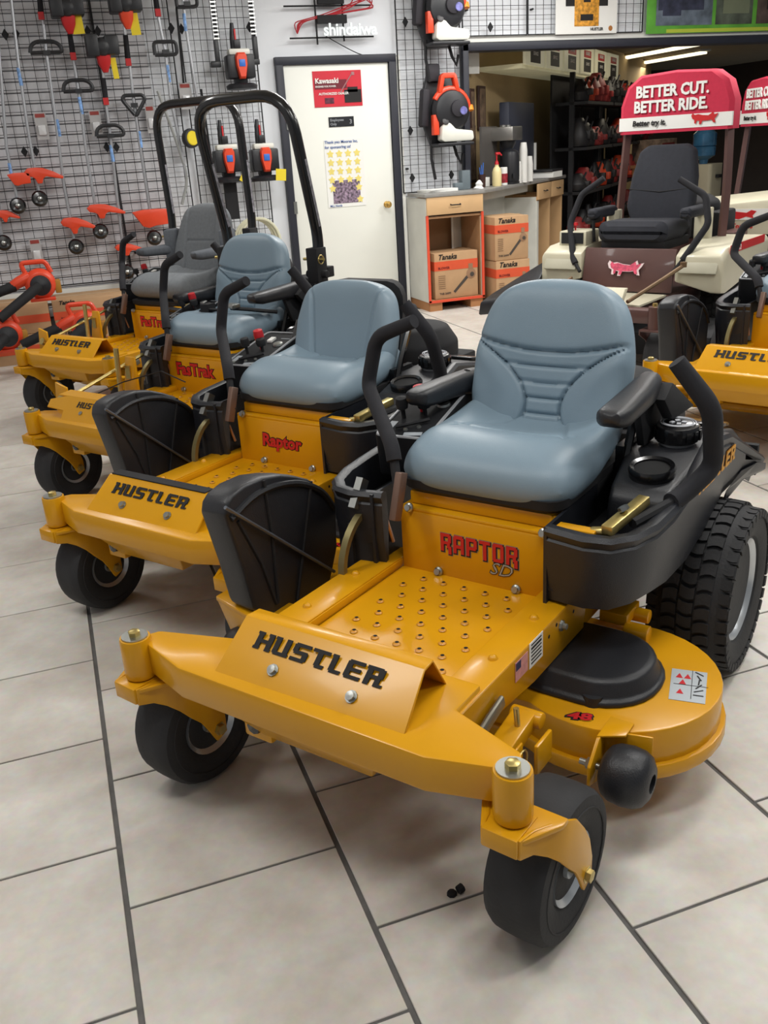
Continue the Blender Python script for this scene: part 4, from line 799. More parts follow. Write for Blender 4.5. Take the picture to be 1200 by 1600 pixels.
    for s, nm in ((-1, 'a'), (1, 'b')):
        x0, x1 = (.203, .285) if s > 0 else (-.283, -.196)
        r_ = part('side_rail', 'rail' + nm, lambda b: [b.prism([(x0, .10, .40), (x1, .10, .40), (x1, .735, .40), (x0, .70, .40)], (0, 0, .007)), b.prism([(s * .286, .06, .405), (s * .286, .74, .405), (s * .286, .72, .30), (s * .286, .45, .30), (s * .286, .30, .315), (s * .286, .16, .34)], (-s * .007, 0, 0)), b.box((x0 if s > 0 else x1, .4, .392), (.006, .56, .022))], YEL, R, bevel=.002)
        for y in (.15, .335, .53, .70):
            part('rail_bolt', 'rbolt', lambda b: b.lathe([(.011, 0), (.009, .005), (.004, .0085), (0, .009)], (0, 0, 0), n=12), YEL, r_).location = (s * .245, y, .407)
        if detail and s > 0:
            M1 = frame((.2868, .35, .352), (0, 1, 0), (0, 0, 1)).copy(); M1 = frame((.2868, .35, .352), (0, 1, .0), (0, 0, 1))
            if M1.to_3x3().col[2].x < 0: M1 = frame((.2868, .35, .352), (0, 1, 0), (0, 0, 1))
            k = part('flag_sticker', None, lambda b: b.box((.2872, .382, .374), (.001, .058, .046)), mat('flag_pink', (214, 150, 146), .5, var=.15, scale=90), r_)
            part('flag_canton', None, lambda b: b.box((.2879, .366, .386), (.001, .022, .018)), mat('flag_blue', (50, 50, 90), .5), k)
            k = part('data_plate', None, lambda b: b.box((.2872, .452, .378), (.001, .066, .062)), PWHITE, r_)
            part('print', None, lambda b: [b.box((.2880, .452, .402 - .009 * i), (.001, .05, .003 if i != 1 else .005)) for i in range(6)], INK, k)
            for y, z in ((.52, .376), (.6, .372), (.655, .375), (.56, .386)): part('hole', None, lambda b: b.lathe([(.005, 0), (0, .001)], (.2865, y, z), (1, 0, 0), 8), DARK, r_)
            part('rail_nut', None, lambda b: b.lathe([(.014, 0), (.013, .004), (.008, .006), (.007, .014), (0, .014)], (.2865, .585, .372), (1, 0, 0), 8), ZINC, r_)
    # front panel under the seat
    px0, px1 = dx - .212, dx + .205
    FP = part('front_panel', 'fpan%.2f' % dx, lambda b: [b.box(((px0 + px1) / 2, .672, .462), (px1 - px0, .012, .165)), b.box(((px0 + px1) / 2, .70, .548), (px1 - px0, .066, .012))], YEL, R, bevel=.005)
    part('seat_pan', 'span%.2f' % dx, lambda b: [b.box((dx, .92, .572), (.39, .46, .035)), b.box((dx - .18, .72, .562), (.02, .05, .05)), b.box((dx + .19, .72, .562), (.02, .05, .05))], YEL, R, bevel=.005)
    for x in (px0 + .03, px1 - .02): part('hinge_bolt', None, lambda b: b.lathe([(.013, 0), (.012, .004), (.008, .006), (.008, .012), (0, .012)], (x, .664, .553), (0, -1, .3), 10), ZINC, FP)
    for x in (px0 + .11, px1 - .09): part('bolt', None, lambda b: b.lathe([(.013, 0), (.012, .004), (.008, .006), (.008, .012), (0, .012)], (x, .664, .392), (0, -1, .3), 10), ZINC, FP)
    MF = frame((px0 + .118, .6655, .445), (1, 0, 0), (0, 0, 1))
    if txt == 'RAPTOR':
        block_text('lettering', 'rAPtOr', mat('silver_ink', (170, 170, 170), .4, .3), FP, MF @ Matrix.Translation((.002, .006, .0)), .049, .214, .0, .0028); block_text('lettering', 'rAPtOr', INK, FP, MF @ Matrix.Translation((.002, .006, .0008)), .049, .214, .0, .0018); block_text('lettering', 'rAPtOr', REDINK, FP, MF @ Matrix.Translation((.001, .008, .0016)), .049, .214, .0, .0)
        text('lettering', 'SD', INK, FP, MF @ Matrix.Translation((.135, -.026, .001)), .046, .0012, .35, 1.1); text('lettering', 'SD', mat('silver_ink', (170, 170, 170), .4, .3), FP, MF @ Matrix.Translation((.1355, -.0255, .0018)), .046, -.0004, .35, 1.1)
    elif txt == 'Raptor':
        M2 = MF @ Matrix.Translation((-.01, .005, 0))
        text('lettering', txt, INK, FP, M2, .062, .005, .1, 1.0); text('lettering', txt, REDINK, FP, M2 @ Matrix.Translation((0, 0, .0014)), .062, .0022, .1, 1.0)
    else:
        M2 = MF @ Matrix.Translation((-.04, .02, 0))
        text('lettering', txt, INK, FP, M2, .078, .006, .0, .95); text('lettering', txt, REDINK, FP, M2 @ Matrix.Translation((0, 0, .0014)), .078, .0026, .0, .95)
    # seat
    SM = GFAB if seat == 'cloth' else GREY
    kb, kc = 'sb' + seat, 'sc' + ('cloth' if seat == 'cloth' else 'v')
    if kb not in CACHE: CACHE[kb] = seat_back_me(seat)
    if kc not in CACHE: CACHE[kc] = seat_base_me('cloth' if seat == 'cloth' else 'v')
    SBm = CACHE[kb]; SCm = CACHE[kc]
    ST = put('seat_cushion', SCm, SM, R); ST.location = (dx, st.get('sy', 0), st.get('sz', 0))
    part('seat_shell', 'sshell', lambda b: b.loft([[(a * s, .895 + c * s, z) for a, c in rrect(-.222, -.222, .222, .22, .05)] for s, z in ((.9, .585), (.99, .602), (1.0, .625))]), BLKM, ST)
    if seat != 'cloth': part('drain_hole', 'drain', lambda b: b.lathe([(.02, 0), (.018, .004), (0, .0045)], (0, 1.0, .668), (0, -.3, 1), 12), DARK, ST)
    else:
        part('suspension', 'susp', lambda b: b.box((0, .89, .60), (.40, .36, .08)), BLKM, ST, bevel=.02)
        PAIR('side_wing', 'swing', (-1, 1), lambda b, s: [b.loft([[(s * .24, 1.04 + a, z) for a in (0,)] + [(s * .27, 1.10, z), (s * .24, 1.2, z), (s * .2, 1.12, z)] for z in (.72, .86, 1.0)])], GFAB2, ST, bevel=.015)
    SB = put('backrest', SBm, SM, R); SB.location = ST.location
    part('back_shell', 'bshell', lambda b: b.loft([[(a * s, 1.11 + c * .26 + o, .585 + c) for a, c in rrect(-.19, .02, .19, .36, .08)] for s, o in ((1.0, -.02), (.9, .03))]), BLKM, SB)
    PAIR('hardware', 'shw', (-1, 1), lambda b, s: [b.box((s * .235, 1.06, .62), (.02, .12, .10)), b.tube([(s * .245, 1.0, .60), (s * .25, 1.04, .70), (s * .25, 1.1, .8)], .011, 6)], BLKG, SB)
    if arm:
        for s in (-1, 1):
            z = (.807 if s > 0 else .772) if seat != 'cloth' else .87; hx = .295 if s > 0 else .277; dyy = .06 if s > 0 else .16
            a = part('armrest', 'arm%d%s' % (s, seat), lambda b: [b.loft([[(s * (hx + ix) + a_, (y - .7) * (1 - dyy / .4 * .8) + .7 + dyy, z + zo + c) for a_, c in rrect(-w, -h, w, h, min(w, h) * .8, 4)] for y, w, h, ix, zo in ((.692, .010, .006, .004, .008), (.698, .024, .014, .003, .006), (.715, .034, .021, .0, .003), (.76, .038, .026, 0, 0), (.93, .037, .030, -.012, -.002), (1.08, .034, .036, -.026, -.006), (1.11, .030, .034, -.03, -.006), (1.125, .018, .02, -.03, -.006))])], BLK if seat != 'cloth' else GFAB2, R)
            a.location = (dx, 0, 0)
            part('arm_bracket', 'armb%d' % s, lambda b: [b.prism([(s * .262, 1.0, z - .03), (s * .262, 1.12, z + .01), (s * .262, 1.20, z - .08), (s * .262, 1.12, .66), (s * .262, 1.05, .66)], (s * .02, 0, 0))], BLKM, a, bevel=.004)
            if s > 0: part('arm_wedge', 'armw', lambda b: b.prism([(.30, 1.04, z - .02), (.30, 1.10, z + .01), (.30, 1.30, z - .10), (.30, 1.12, z - .09)], (.03, 0, 0)), BLKM, a, bevel=.004)
    # tubs, pods
    PR = [(.235, .605), (.33, .588), (.39, .60), (.432, .64), (.455, .71), (.463, .80), (.465, .95), (.465, 1.10), (.463, 1.25), (.470, 1.40), (.488, 1.55)]
    tr = tub(R, 1, PR, [.60, .60, .60, .603, .606, .612, .635, .69, .66, .59, .51], [.414, .42, .424, .432, .436, .425, .42, .445, .488, .49, .475])
    PLf = [(-x * .90 + .0, y + .01) for x, y in PR]
    tl = tub(R, -1, PLf, [.60, .60, .60, .603, .606, .61, .62, .65, .65, .60, .515], [.36, .37, .38, .39, .40, .41, .43, .46, .50, .505, .485])
    for s, tt, ww in ((1, tr, 1), (-1, tl, .9)):
        part('tub_floor', None, lambda b: [b.prism([(s * .235, .62, .50), (s * .40 * ww, .62, .50), (s * .44 * ww, .70, .50), (s * .45 * ww, 1.5, .50), (s * .235, 1.5, .50)], (0, 0, .01)), b.prism([(s * .235, .612, .44 if s > 0 else .36), (s * .33 * ww, .602, .44 if s > 0 else .36), (s * .4 * ww, .622, .44 if s > 0 else .36), (s * .4 * ww, .63, .44 if s > 0 else .36), (s * .235, .63, .44 if s > 0 else .36)], (0, 0, .11)), b.prism([(s * .232, .9, .42), (s * .232, .9, .60), (s * .232, 1.45, .60), (s * .232, 1.45, .42)], (s * .008, 0, 0)), b.box((s * .35 * ww, 1.53, .50), (.25, .02, .09))], BLKM, tt)
        part('inner_wall', None, lambda b: b.prism([(s * .232, .605, .36), (s * .232, .605, .595), (s * .232, .9, .60), (s * .232, .9, .42)], (s * .008, 0, 0)), DBLUE, tt)
    if s:
        # image-right pod with cap and cup holder
        pod = part('tank_pod', 'pod', lambda b: [b.loft([[(x0, y, z1), (x1, y, z1), (x1 + .01, y, .5), (x0 - .01, y, .5)] for y, x0, x1, z1 in ((.83, .295, .43, .600), (.86, .29, .435, .625), (1.0, .265, .44, .645), (1.04, .262, .44, .655), (1.25, .262, .44, .66), (1.38, .265, .44, .63), (1.52, .27, .45, .54))])], BLK, tr, bevel=.012, seg=3)
        cp = part('fuel_cap', 'fcap', lambda b: b.lathe([(.035, -.03), (.035, 0), (.052, .002), (.054, .01), (.056, .03), (.052, .042), (.04, .046), (.0, .046)], (.362, 1.12, .665), (0, -.05, 1), 32), BLKG, pod)
        part('cap_marking', 'fcapm', lambda b: [b.tube([(.362 + r_ * math.cos(a), 1.12 + r_ * math.sin(a), .7128) for a in [t * PI / 12 for t in range(24)]], .0016, 4, True) for r_ in (.043, .037)] + [b.box((.362 + .015 * math.cos(k * 1.57 + .4), 1.12 + .015 * math.sin(k * 1.57 + .4), .712), (.012, .010, .003), rz=k * .6) for k in range(4)], mat('cap_print', (190, 192, 198), .5), cp)
        part('grip_ridge', 'fcapr', lambda b: [b.box((.362 + .0545 * math.cos(a), 1.12 + .0545 * math.sin(a), .685), (.008, .012, .026), rz=a) for a in [t * PI / 8 for t in range(16)]], BLKG, cp)
        part('filler_neck', 'fneck', lambda b: b.lathe([(.045, 0), (.04, .035), (.03, .036)], (.362, 1.12, .645), (0, -.05, 1), 24), mat('milky_grey', (150, 152, 156), .5), pod)
        ch = part('cup_holder', 'cuph', lambda b: b.lathe([(.032, -.05), (.040, -.045), (.043, .008), (.052, .012), (.056, .004), (.054, -.02)], (.365, .925, .648), (0, -.12, 1), 28), BLKG, pod)
        part('cup_well_shade', 'cupw', lambda b: b.lathe([(.043, 0), (0, .0005)], (.365, .925, .6515), (0, -.12, 1), 24), DARK, ch)  # dark disc paints the shade inside the cup holder
        part('rear_pocket', 'rpock', lambda b: b.prism([(.29, 1.28, .655), (.42, 1.28, .655), (.42, 1.4, .63), (.29, 1.4, .63)], (0, 0, .012)), BLKG, pod, bevel=.006)
        tk = part('tail_flare', 'flare', lambda b: b.loft([[(.462, 1.25, .50 - q), (.466, 1.38, .515 - q), (.486, 1.48, .51 - q), (.497, 1.545, .49 - q), (.485, 1.55, .478 - q), (.462, 1.44, .485 - q), (.455, 1.25, .475 - q)] for q in (0, .02)]), DBLUE, tr, bevel=.004)
        MT = frame((.4665, .97, .583), (0, 1, -.02), (0, .02, 1))
        block_text('lettering', 'HUSTLER', mat('yellow_ink', (216, 150, 20), .5), tk, MT, .042, .32)
        # zinc link on the open lever
        lk = part('lever_link', 'lklink', lambda b: [b.box((.385, .70, .618), (.028, .16, .022), rx=.14, rz=-.18), b.cyl((.33, .64, .59), (.38, .64, .60), .012)], BRASS, tr, bevel=.003)
        part('bolt', 'lkb', lambda b: b.lathe([(.013, 0), (.012, .01), (0, .012)], (.384, .69, .632), (-.6, 0, 1), 6), ZINC, lk)
        part('tub_bracket', 'tbr', lambda b: b.box((.30, .63, .592), (.09, .03, .014)), YEL, tr, bevel=.002)
    console(R)
    # levers
    if st.get('levR', True): lever(R, [(.40, .70, .60), (.455, .86, .615), (.505, .93, .675), (.510, .86, .83), (.435, .83, .935)], .0225)
    if st.get('levL', True): lever(R, [(-.160, .62, .58), (-.20, .66, .71), (-.400, .85, .80), (-.362, .85, .935), (-.235, .84, .985)], .0195)
    part('lever_plate', 'lplate', lambda b: b.box((-.160, .615, .60), (.02, .03, .12), rx=-.35), mat('bronze_plate', (120, 96, 84), .4, .5), R, bevel=.003)
    # rear wheels, engine
    rear_tyre(R, .448, tread=detail or st.get('tread', False)); rear_tyre(R, -.448, tread=False)
    part('engine', 'eng', lambda b: [b.lathe([(.16, .56), (.19, .60), (.19, .66), (.15, .72), (.06, .74), (0, .74)], (dx, 1.50, 0), n=24), b.box((dx, 1.5, .5), (.40, .36, .2)), b.lathe([(.06, .74), (.075, .77), (.07, .80), (0, .81)], (dx - .05, 1.5, 0), n=14)], BLKM, R, bevel=.01)
    part('frame', 'mframe', lambda b: [b.box((s * .245, 1.15, .33), (.06, .9, .09)) for s in (-1, 1)] + [b.box((0, 1.62, .33), (.55, .05, .12)), b.cyl((-.4, 1.22, .235), (.4, 1.22, .235), .022)], YEL, R, bevel=.004)
    # cutting deck
    def outline(r, cx=.385, cy=.665):
        pts = []
        for k in range(25):
            a = math.radians(-118 + k * 232 / 24); pts.append((cx + r * math.cos(a), cy + r * math.sin(a)))
        pts += [(0, cy + r * .88)]
        pts += [(-x, y) for x, y in reversed(pts[:-1])]
        return pts
    dk = part('mower_deck', 'deck', lambda b: [b.prism([(x, y, .150) for x, y in outline(.240)], (0, 0, .09))], YEL, R, bevel=.007, seg=2)
    part('deck_lip', 'dlip', lambda b: b.prism([(x, y, .122) for x, y in outline(.252)], (0, 0, .036)), YEL, dk, bevel=.007, seg=2)
    bc = part('belt_cover', 'bcov', lambda b: b.loft([[(.345 + a * s, .64 + c * s, z) for a, c in rrect(-.19, -.138, .152, .138, .13, 7)] for s, z in ((1.05, .2405), (1.04, .252), (.97, .257), (.90, .290), (.82, .297))]), BLK, dk, bevel=.004)
    if not detail or not chute: part('belt_cover', 'bcov2', lambda b: b.loft([[(-.345 - a * s, .64 + c * s, z) for a, c in rrect(-.19, -.138, .152, .138, .13, 7)] for s, z in ((1.05, .2405), (1.04, .252), (.97, .257), (.90, .290), (.82, .297))]), BLK, dk, bevel=.004)
    part('cover_tab', 'btab', lambda b: b.lathe([(.026, .2405), (.024, .262), (.011, .263), (.011, .243)], (.392, .522, 0), n=18), BLK, bc)
    if detail:
        MK = frame((.366, .436, .2406), (.95, .31, 0), (-.31, .95, 0))
        text('lettering', '48', INK, dk, MK, .034, .004, .1, 1.5); text('lettering', '48', REDINK, dk, MK @ Matrix.Translation((.001, 0, .0008)), .034, .0012, .1, 1.5)
        wl = part('warning_label', None, lambda b: b.prism([(.498, .735, .2403), (.573, .754, .2403), (.604, .628, .2403), (.530, .61, .2403)], (0, 0, .001)), mat('label_grey', (176, 182, 186), .5), dk)
        MW = frame((.534, .618, .2417), (.967, .25, 0), (-.25, .967, 0))
        def tri(b):
            for i, (x, y) in enumerate(((.004, .085), (.022, .085), (.012, .06), (.008, .02))): b.add([MW @ Vector(q) for q in ((x, y, 0), (x + .016, y, 0), (x + .008, y + .02, 0))], [(0, 1, 2)])
        part('hazard_triangle', None, tri, RED, wl)
        part('pictogram', None, lambda b: [b.box((0, 0, 0), (.022, .003, .0006), MW @ Matrix.Translation((.055, .02 + .018 * k, .0004)) @ Matrix.Rotation(.5 * k, 4, 'Z')) for k in range(6)] + [b.box((0, 0, 0), (.0012, .118, .0006), MW @ Matrix.Translation((.040, .063, .0002))), b.box((0, 0, 0), (.074, .0012, .0006), MW @ Matrix.Translation((.038, .058, .0002)))], INK, wl)
    for s in (-1, 1):
        gb = part('gauge_bracket', 'gbr%d' % s, lambda b: [b.prism([(s * .448, y, z) for y, z in ((.352, .155), (.415, .132), (.47, .160), (.47, .244), (.40, .244), (.352, .20))], (s * .008, 0, 0)), b.prism([(s * .448, .40, .241), (s * .50, .43, .241), (s * .50, .48, .241), (s * .448, .48, .241)], (0, 0, .006)), b.box((s * .50, .445, .20), (.10, .006, .085), rz=s * .25)], YEL, dk, bevel=.002)
        part('gauge_wheel', 'gwh%d' % s, lambda b: b.lathe([(.018, -.052), (.036, -.05), (.052, -.040), (.060, -.025), (.063, 0), (.060, .025), (.052, .040), (.036, .05), (.02, .052), (.02, .02), (0, .02)], (s * .522, .385, .185), (s, 0, 0), 30), BLK, R)
        part('gauge_bolt', 'gbo%d' % s, lambda b: [b.cyl((s * .42, .385, .185), (s * .56, .385, .185), .007), b.lathe([(.014, 0), (.012, .012), (0, .013)], (s * .447, .385, .185), (-s, 0, 0), 6)], ZINC, gb)
        if detail:
            hg = part('deck_hanger', 'hang%d' % s, lambda b: [b.box((s * .322, .26, .285), (.05, .14, .038), rx=.15), b.cyl((s * .30, .185, .27), (s * .37, .185, .27), .022), b.cyl((s * .29, .33, .295), (s * .36, .33, .295), .018), b.box((s * .345, .235, .24), (.012, .05, .09)), b.box((s * .375, .30, .245), (.01, .07, .07))], YEL, R, bevel=.004)
            part('hanger_bolt', 'hgb%d' % s, lambda b: [b.cyl((s * .335, .275, .25), (s * .325, .28, .345), .006), b.lathe([(.013, 0), (.012, .012), (0, .014)], (s * .372, .185, .27), (s, 0, 0), 8), b.lathe([(.011, 0), (.011, .01), (0, .012)], (s * .292, .17, .30), (s, 0, 0), 8), b.tube([(s * (.36 + .0), .235 + .022 * math.cos(a), .26 + .022 * math.sin(a)) for a in [t * PI / 7 for t in range(14)]], .0022, 5, True)], BRASS, hg)
            part('rear_link', 'rlk%d' % s, lambda b: [b.box((s * .33, .84, .30), (.07, .09, .03)), b.cyl((s * .30, .86, .29), (s * .40, .86, .29), .018), b.cyl((s * .36, .80, .275), (s * .42, .80, .275), .022)], YEL, hg, bevel=.003)
            part('link_bar', 'lbar%d' % s, lambda b: b.box((s * .297, .23, .345), (.012, .10, .03), rx=.25), mat('link_grey', (120, 116, 104), .4, .6), hg, bevel=.006)
    if detail:
        dd = part('height_dial', 'dial', lambda b: b.loft([[(-.285 + o, .66 + r_ * math.cos(math.radians(a)), .40 + r_ * math.sin(math.radians(a))) for o, r_ in ((0, .15), (.018, .15), (.018, .135), (0, .135))] for a in range(95, 200, 8)]), mat('olive_zinc', (132, 122, 84), .4, .7), R)
        part('dial_knob', 'dknob', lambda b: [b.cyl((-.275, .655, .548), (-.245, .655, .548), .016, n=12), b.lathe([(.016, 0), (.014, .01), (0, .016)], (-.245, .655, .548), (1, 0, 0), 12), b.box((-.285, .62, .585), (.02, .03, .08), rx=-.6)], ZINC, dd)
        part('dial_plate', 'dplate', lambda b: b.prism([(-.262, .60, .385), (-.262, .695, .39), (-.262, .70, .49)], (-.004, 0, 0)), mat('plate_pale', (150, 156, 160), .5), dd)
        part('plate_hole', 'dph', lambda b: [b.lathe([(.005, 0), (0, .001)], (-.2615, .62 + k * .012 + (.008 if j else 0), .398 + k * .014 - (.010 if j else 0)), (1, 0, 0), 6) for k in range(6) for j in range(2)], DARK, dd)
        part('height_pin', 'hpin', lambda b: b.tube([(-.24, .64, .50), (-.23, .66, .505), (-.228, .68, .44)], .005, 6), mat('copper_pin', (190, 150, 130), .3, .8), dd)
        part('chassis_side', 'chs', lambda b: b.box((-.30, .72, .40), (.012, .26, .22)), BLKM, R)
    if chute:
        # discharge chute folded up against the machine's right side
        out = [(.306, .615), (.315, .640), (.335, .655), (.38, .665), (.45, .664), (.52, .648), (.575, .626), (.63, .598), (.685, .552), (.737, .482), (.728, .36), (.672, .247), (.62, .20), (.52, .20), (.44, .25), (.367, .327), (.345, .45)]
        ch = part('discharge_chute', 'chute', lambda b: [b.loft([[(-.45 + ox, .52 + (y - .52) * s, .42 + (z - .42) * s) for y, z in out] for ox, s in ((-.10, .90), (-.085, .95), (-.03, .985), (-.008, .985), (0, .965))])], BLK, R, bevel=.006)
        part('rib', 'crib', lambda b: [b.tube([(-.448, y, z) for y, z in q], .0045, 6) for q in (((.452, .652), (.46, .495), (.455, .31)), ((.632, .59), (.596, .478), (.529, .28)), ((.347, .582), (.41, .444), (.448, .31)))], BLKM, ch)
        part('arc_rib', 'carc', lambda b: b.tube(fillet([(-.449, y, z) for y, z in ((.325, .595), (.404, .626), (.489, .626), (.587, .603), (.676, .549), (.72, .48))], .06, 4), .009, 7), BLK, ch)
        part('chute_rod', 'crod', lambda b: b.tube([(-.440, .303, .635), (-.440, .686, .303)], .005, 7), mat('rod_grey', (110, 114, 122), .35, .6), ch)
        part('chute_hinge', 'chin', lambda b: [b.prism([(-.62, .40, .30), (-.62, .50, .30), (-.46, .46, .30), (-.44, .35, .30)], (0, 0, .014)), b.prism([(-.62, .40, .31), (-.44, .35, .31), (-.44, .35, .24), (-.60, .42, .20)], (0, .012, 0)), b.box((-.43, .45, .24), (.05, .1, .1))], YEL, R, bevel=.003)
    if rops:
        w, y, z1, zb, ln = rops
        rp = part('roll_bar', None, lambda b: b.tube(fillet([(-w, y - .1, zb), (-w, y - .04, .82), (-w, y, 1.0), (-w, y + ln, z1), (w, y + ln, z1), (w, y, 1.0), (w, y - .04, .82), (w, y - .1, zb)], .17, 6), .026, 12), BLKG, R)
        for s in (-1, 1):
            hn = part('fold_hinge', None, lambda b: [b.box((s * w, y - .03, .90), (.065, .075, .16)), b.cyl((s * w - .06, y - .03, .86), (s * w + .06, y - .03, .86), .018), b.box((s * w, y + .05, .86), (.04, .05, .05))], BLKM, rp, bevel=.005)
            part('hinge_pin', None, lambda b: [b.cyl((s * w - .06, y - .05, .93), (s * w + .06, y - .05, .93), .007), b.tube([(s * w + .05, y - .06 + .02 * math.cos(a), .93 + .02 * math.sin(a)) for a in [t * PI / 5 for t in range(10)]], .003, 5, True)], BRASS, hn)
            part('label_strip', None, lambda b: b.box((s * w + .0262, y + ln * .22 / (z1 - 1.0), 1.22), (.0015, .016, .30), rx=-math.atan2(ln, z1 - 1.0)), mat('label_strip', (120, 118, 124), .5, var=.5, scale=60), rp)
    return R
A36 = math.radians(36 - 90)
hero = mower('ride_on_mower', (.2986, 1.4743, 0), A36, 'nearest yellow zero-turn mower with grey bucket seat, two armrests and silver-edged red lettering', dict(swl=-.06, swr=-.04), txt='RAPTOR', group=None)
m2 = mower('ride_on_mower', (.1018, 2.5871, 0), A36, 'yellow zero-turn mower with a low-backed grey seat without armrests, right behind the nearest one', dict(), txt='Raptor', arm=False, seat='low', black_strip=True, dx=.022, hw=.38)
m3 = mower('ride_on_mower', (.0384, 3.7716, 0), A36, 'yellow zero-turn mower with grey bucket seat, seat belt and black roll bar', dict(), txt='FasTrak', seat='bucket', chute=False, rops=(.285, 1.23, 1.635, .4, -.14), dx=-.045, plate='notched', hw=.38)
m4 = mower('ride_on_mower', (-.0214, 5.338, 0), A36, 'yellow zero-turn mower with grey cloth suspension seat and roll bar, rearmost by the trimmer wall', dict(sz=-.01), txt='FasTrak', seat='cloth', chute=False, rops=(.35, 1.28, 1.715, .4, -.03), dx=.04, plate='std', hw=.38)
m5 = mower('ride_on_mower', (2.67, 3.05, 0), math.radians(30 - 90), 'yellow zero-turn mower cut off by the right edge, beside the brown one', dict(), txt='Raptor', seat='bucket', dx=.0, hw=.42)
# seat belt on the third mower
sb = part('seat_belt', None, lambda b: [b.tube(fillet([(-.21, .98, .70), (-.20, .88, .705), (-.13, .84, .735), (-.02, .83, .74)], .04, 3), .017, 6, flat=.4), b.tube([(.22, .96, .72), (.12, .86, .745), (.05, .84, .75)], .017, 6, flat=.5), b.box((-.10, .84, .745), (.05, .05, .04))], BLKM, m3)
part('buckle', None, lambda b: b.box((.06, .835, .762), (.07, .045, .02), rz=-.2), ZINC, sb, bevel=.003)
# control rods lying over the decks of the two rear mowers
for m_ in (m3, m4):
    part('lift_linkage', None, lambda b: [b.tube([(-.34, .14, .45), (-.34, .45, .52), (-.33, .62, .56)], .008, 7), b.cyl((-.34, .16, .44), (-.34, .12, .46), .02), b.tube([(-.30, .42, .42), (-.31, .44, .62)], .012, 7), b.box((-.31, .5, .50), (.03, .03, .06))], BRASS, m_)
    PAIR('lift_bracket', None, ([(-.35, .48, .40), (-.25, .48, .40), (-.27, .50, .57), (-.33, .50, .57)], [(-.39, .13, .40), (-.30, .13, .40), (-.31, .14, .51), (-.38, .14, .53)]), lambda b, q: b.prism(q, (0, .012, 0)), YEL, m_, bevel=.003)
part('transport_wire', None, lambda b: b.tube([(-.30, .2, .44), (-.25, .4, .48), (-.1, .5, .52), (.1, .45, .5)], .003, 5), BLKM, m3)
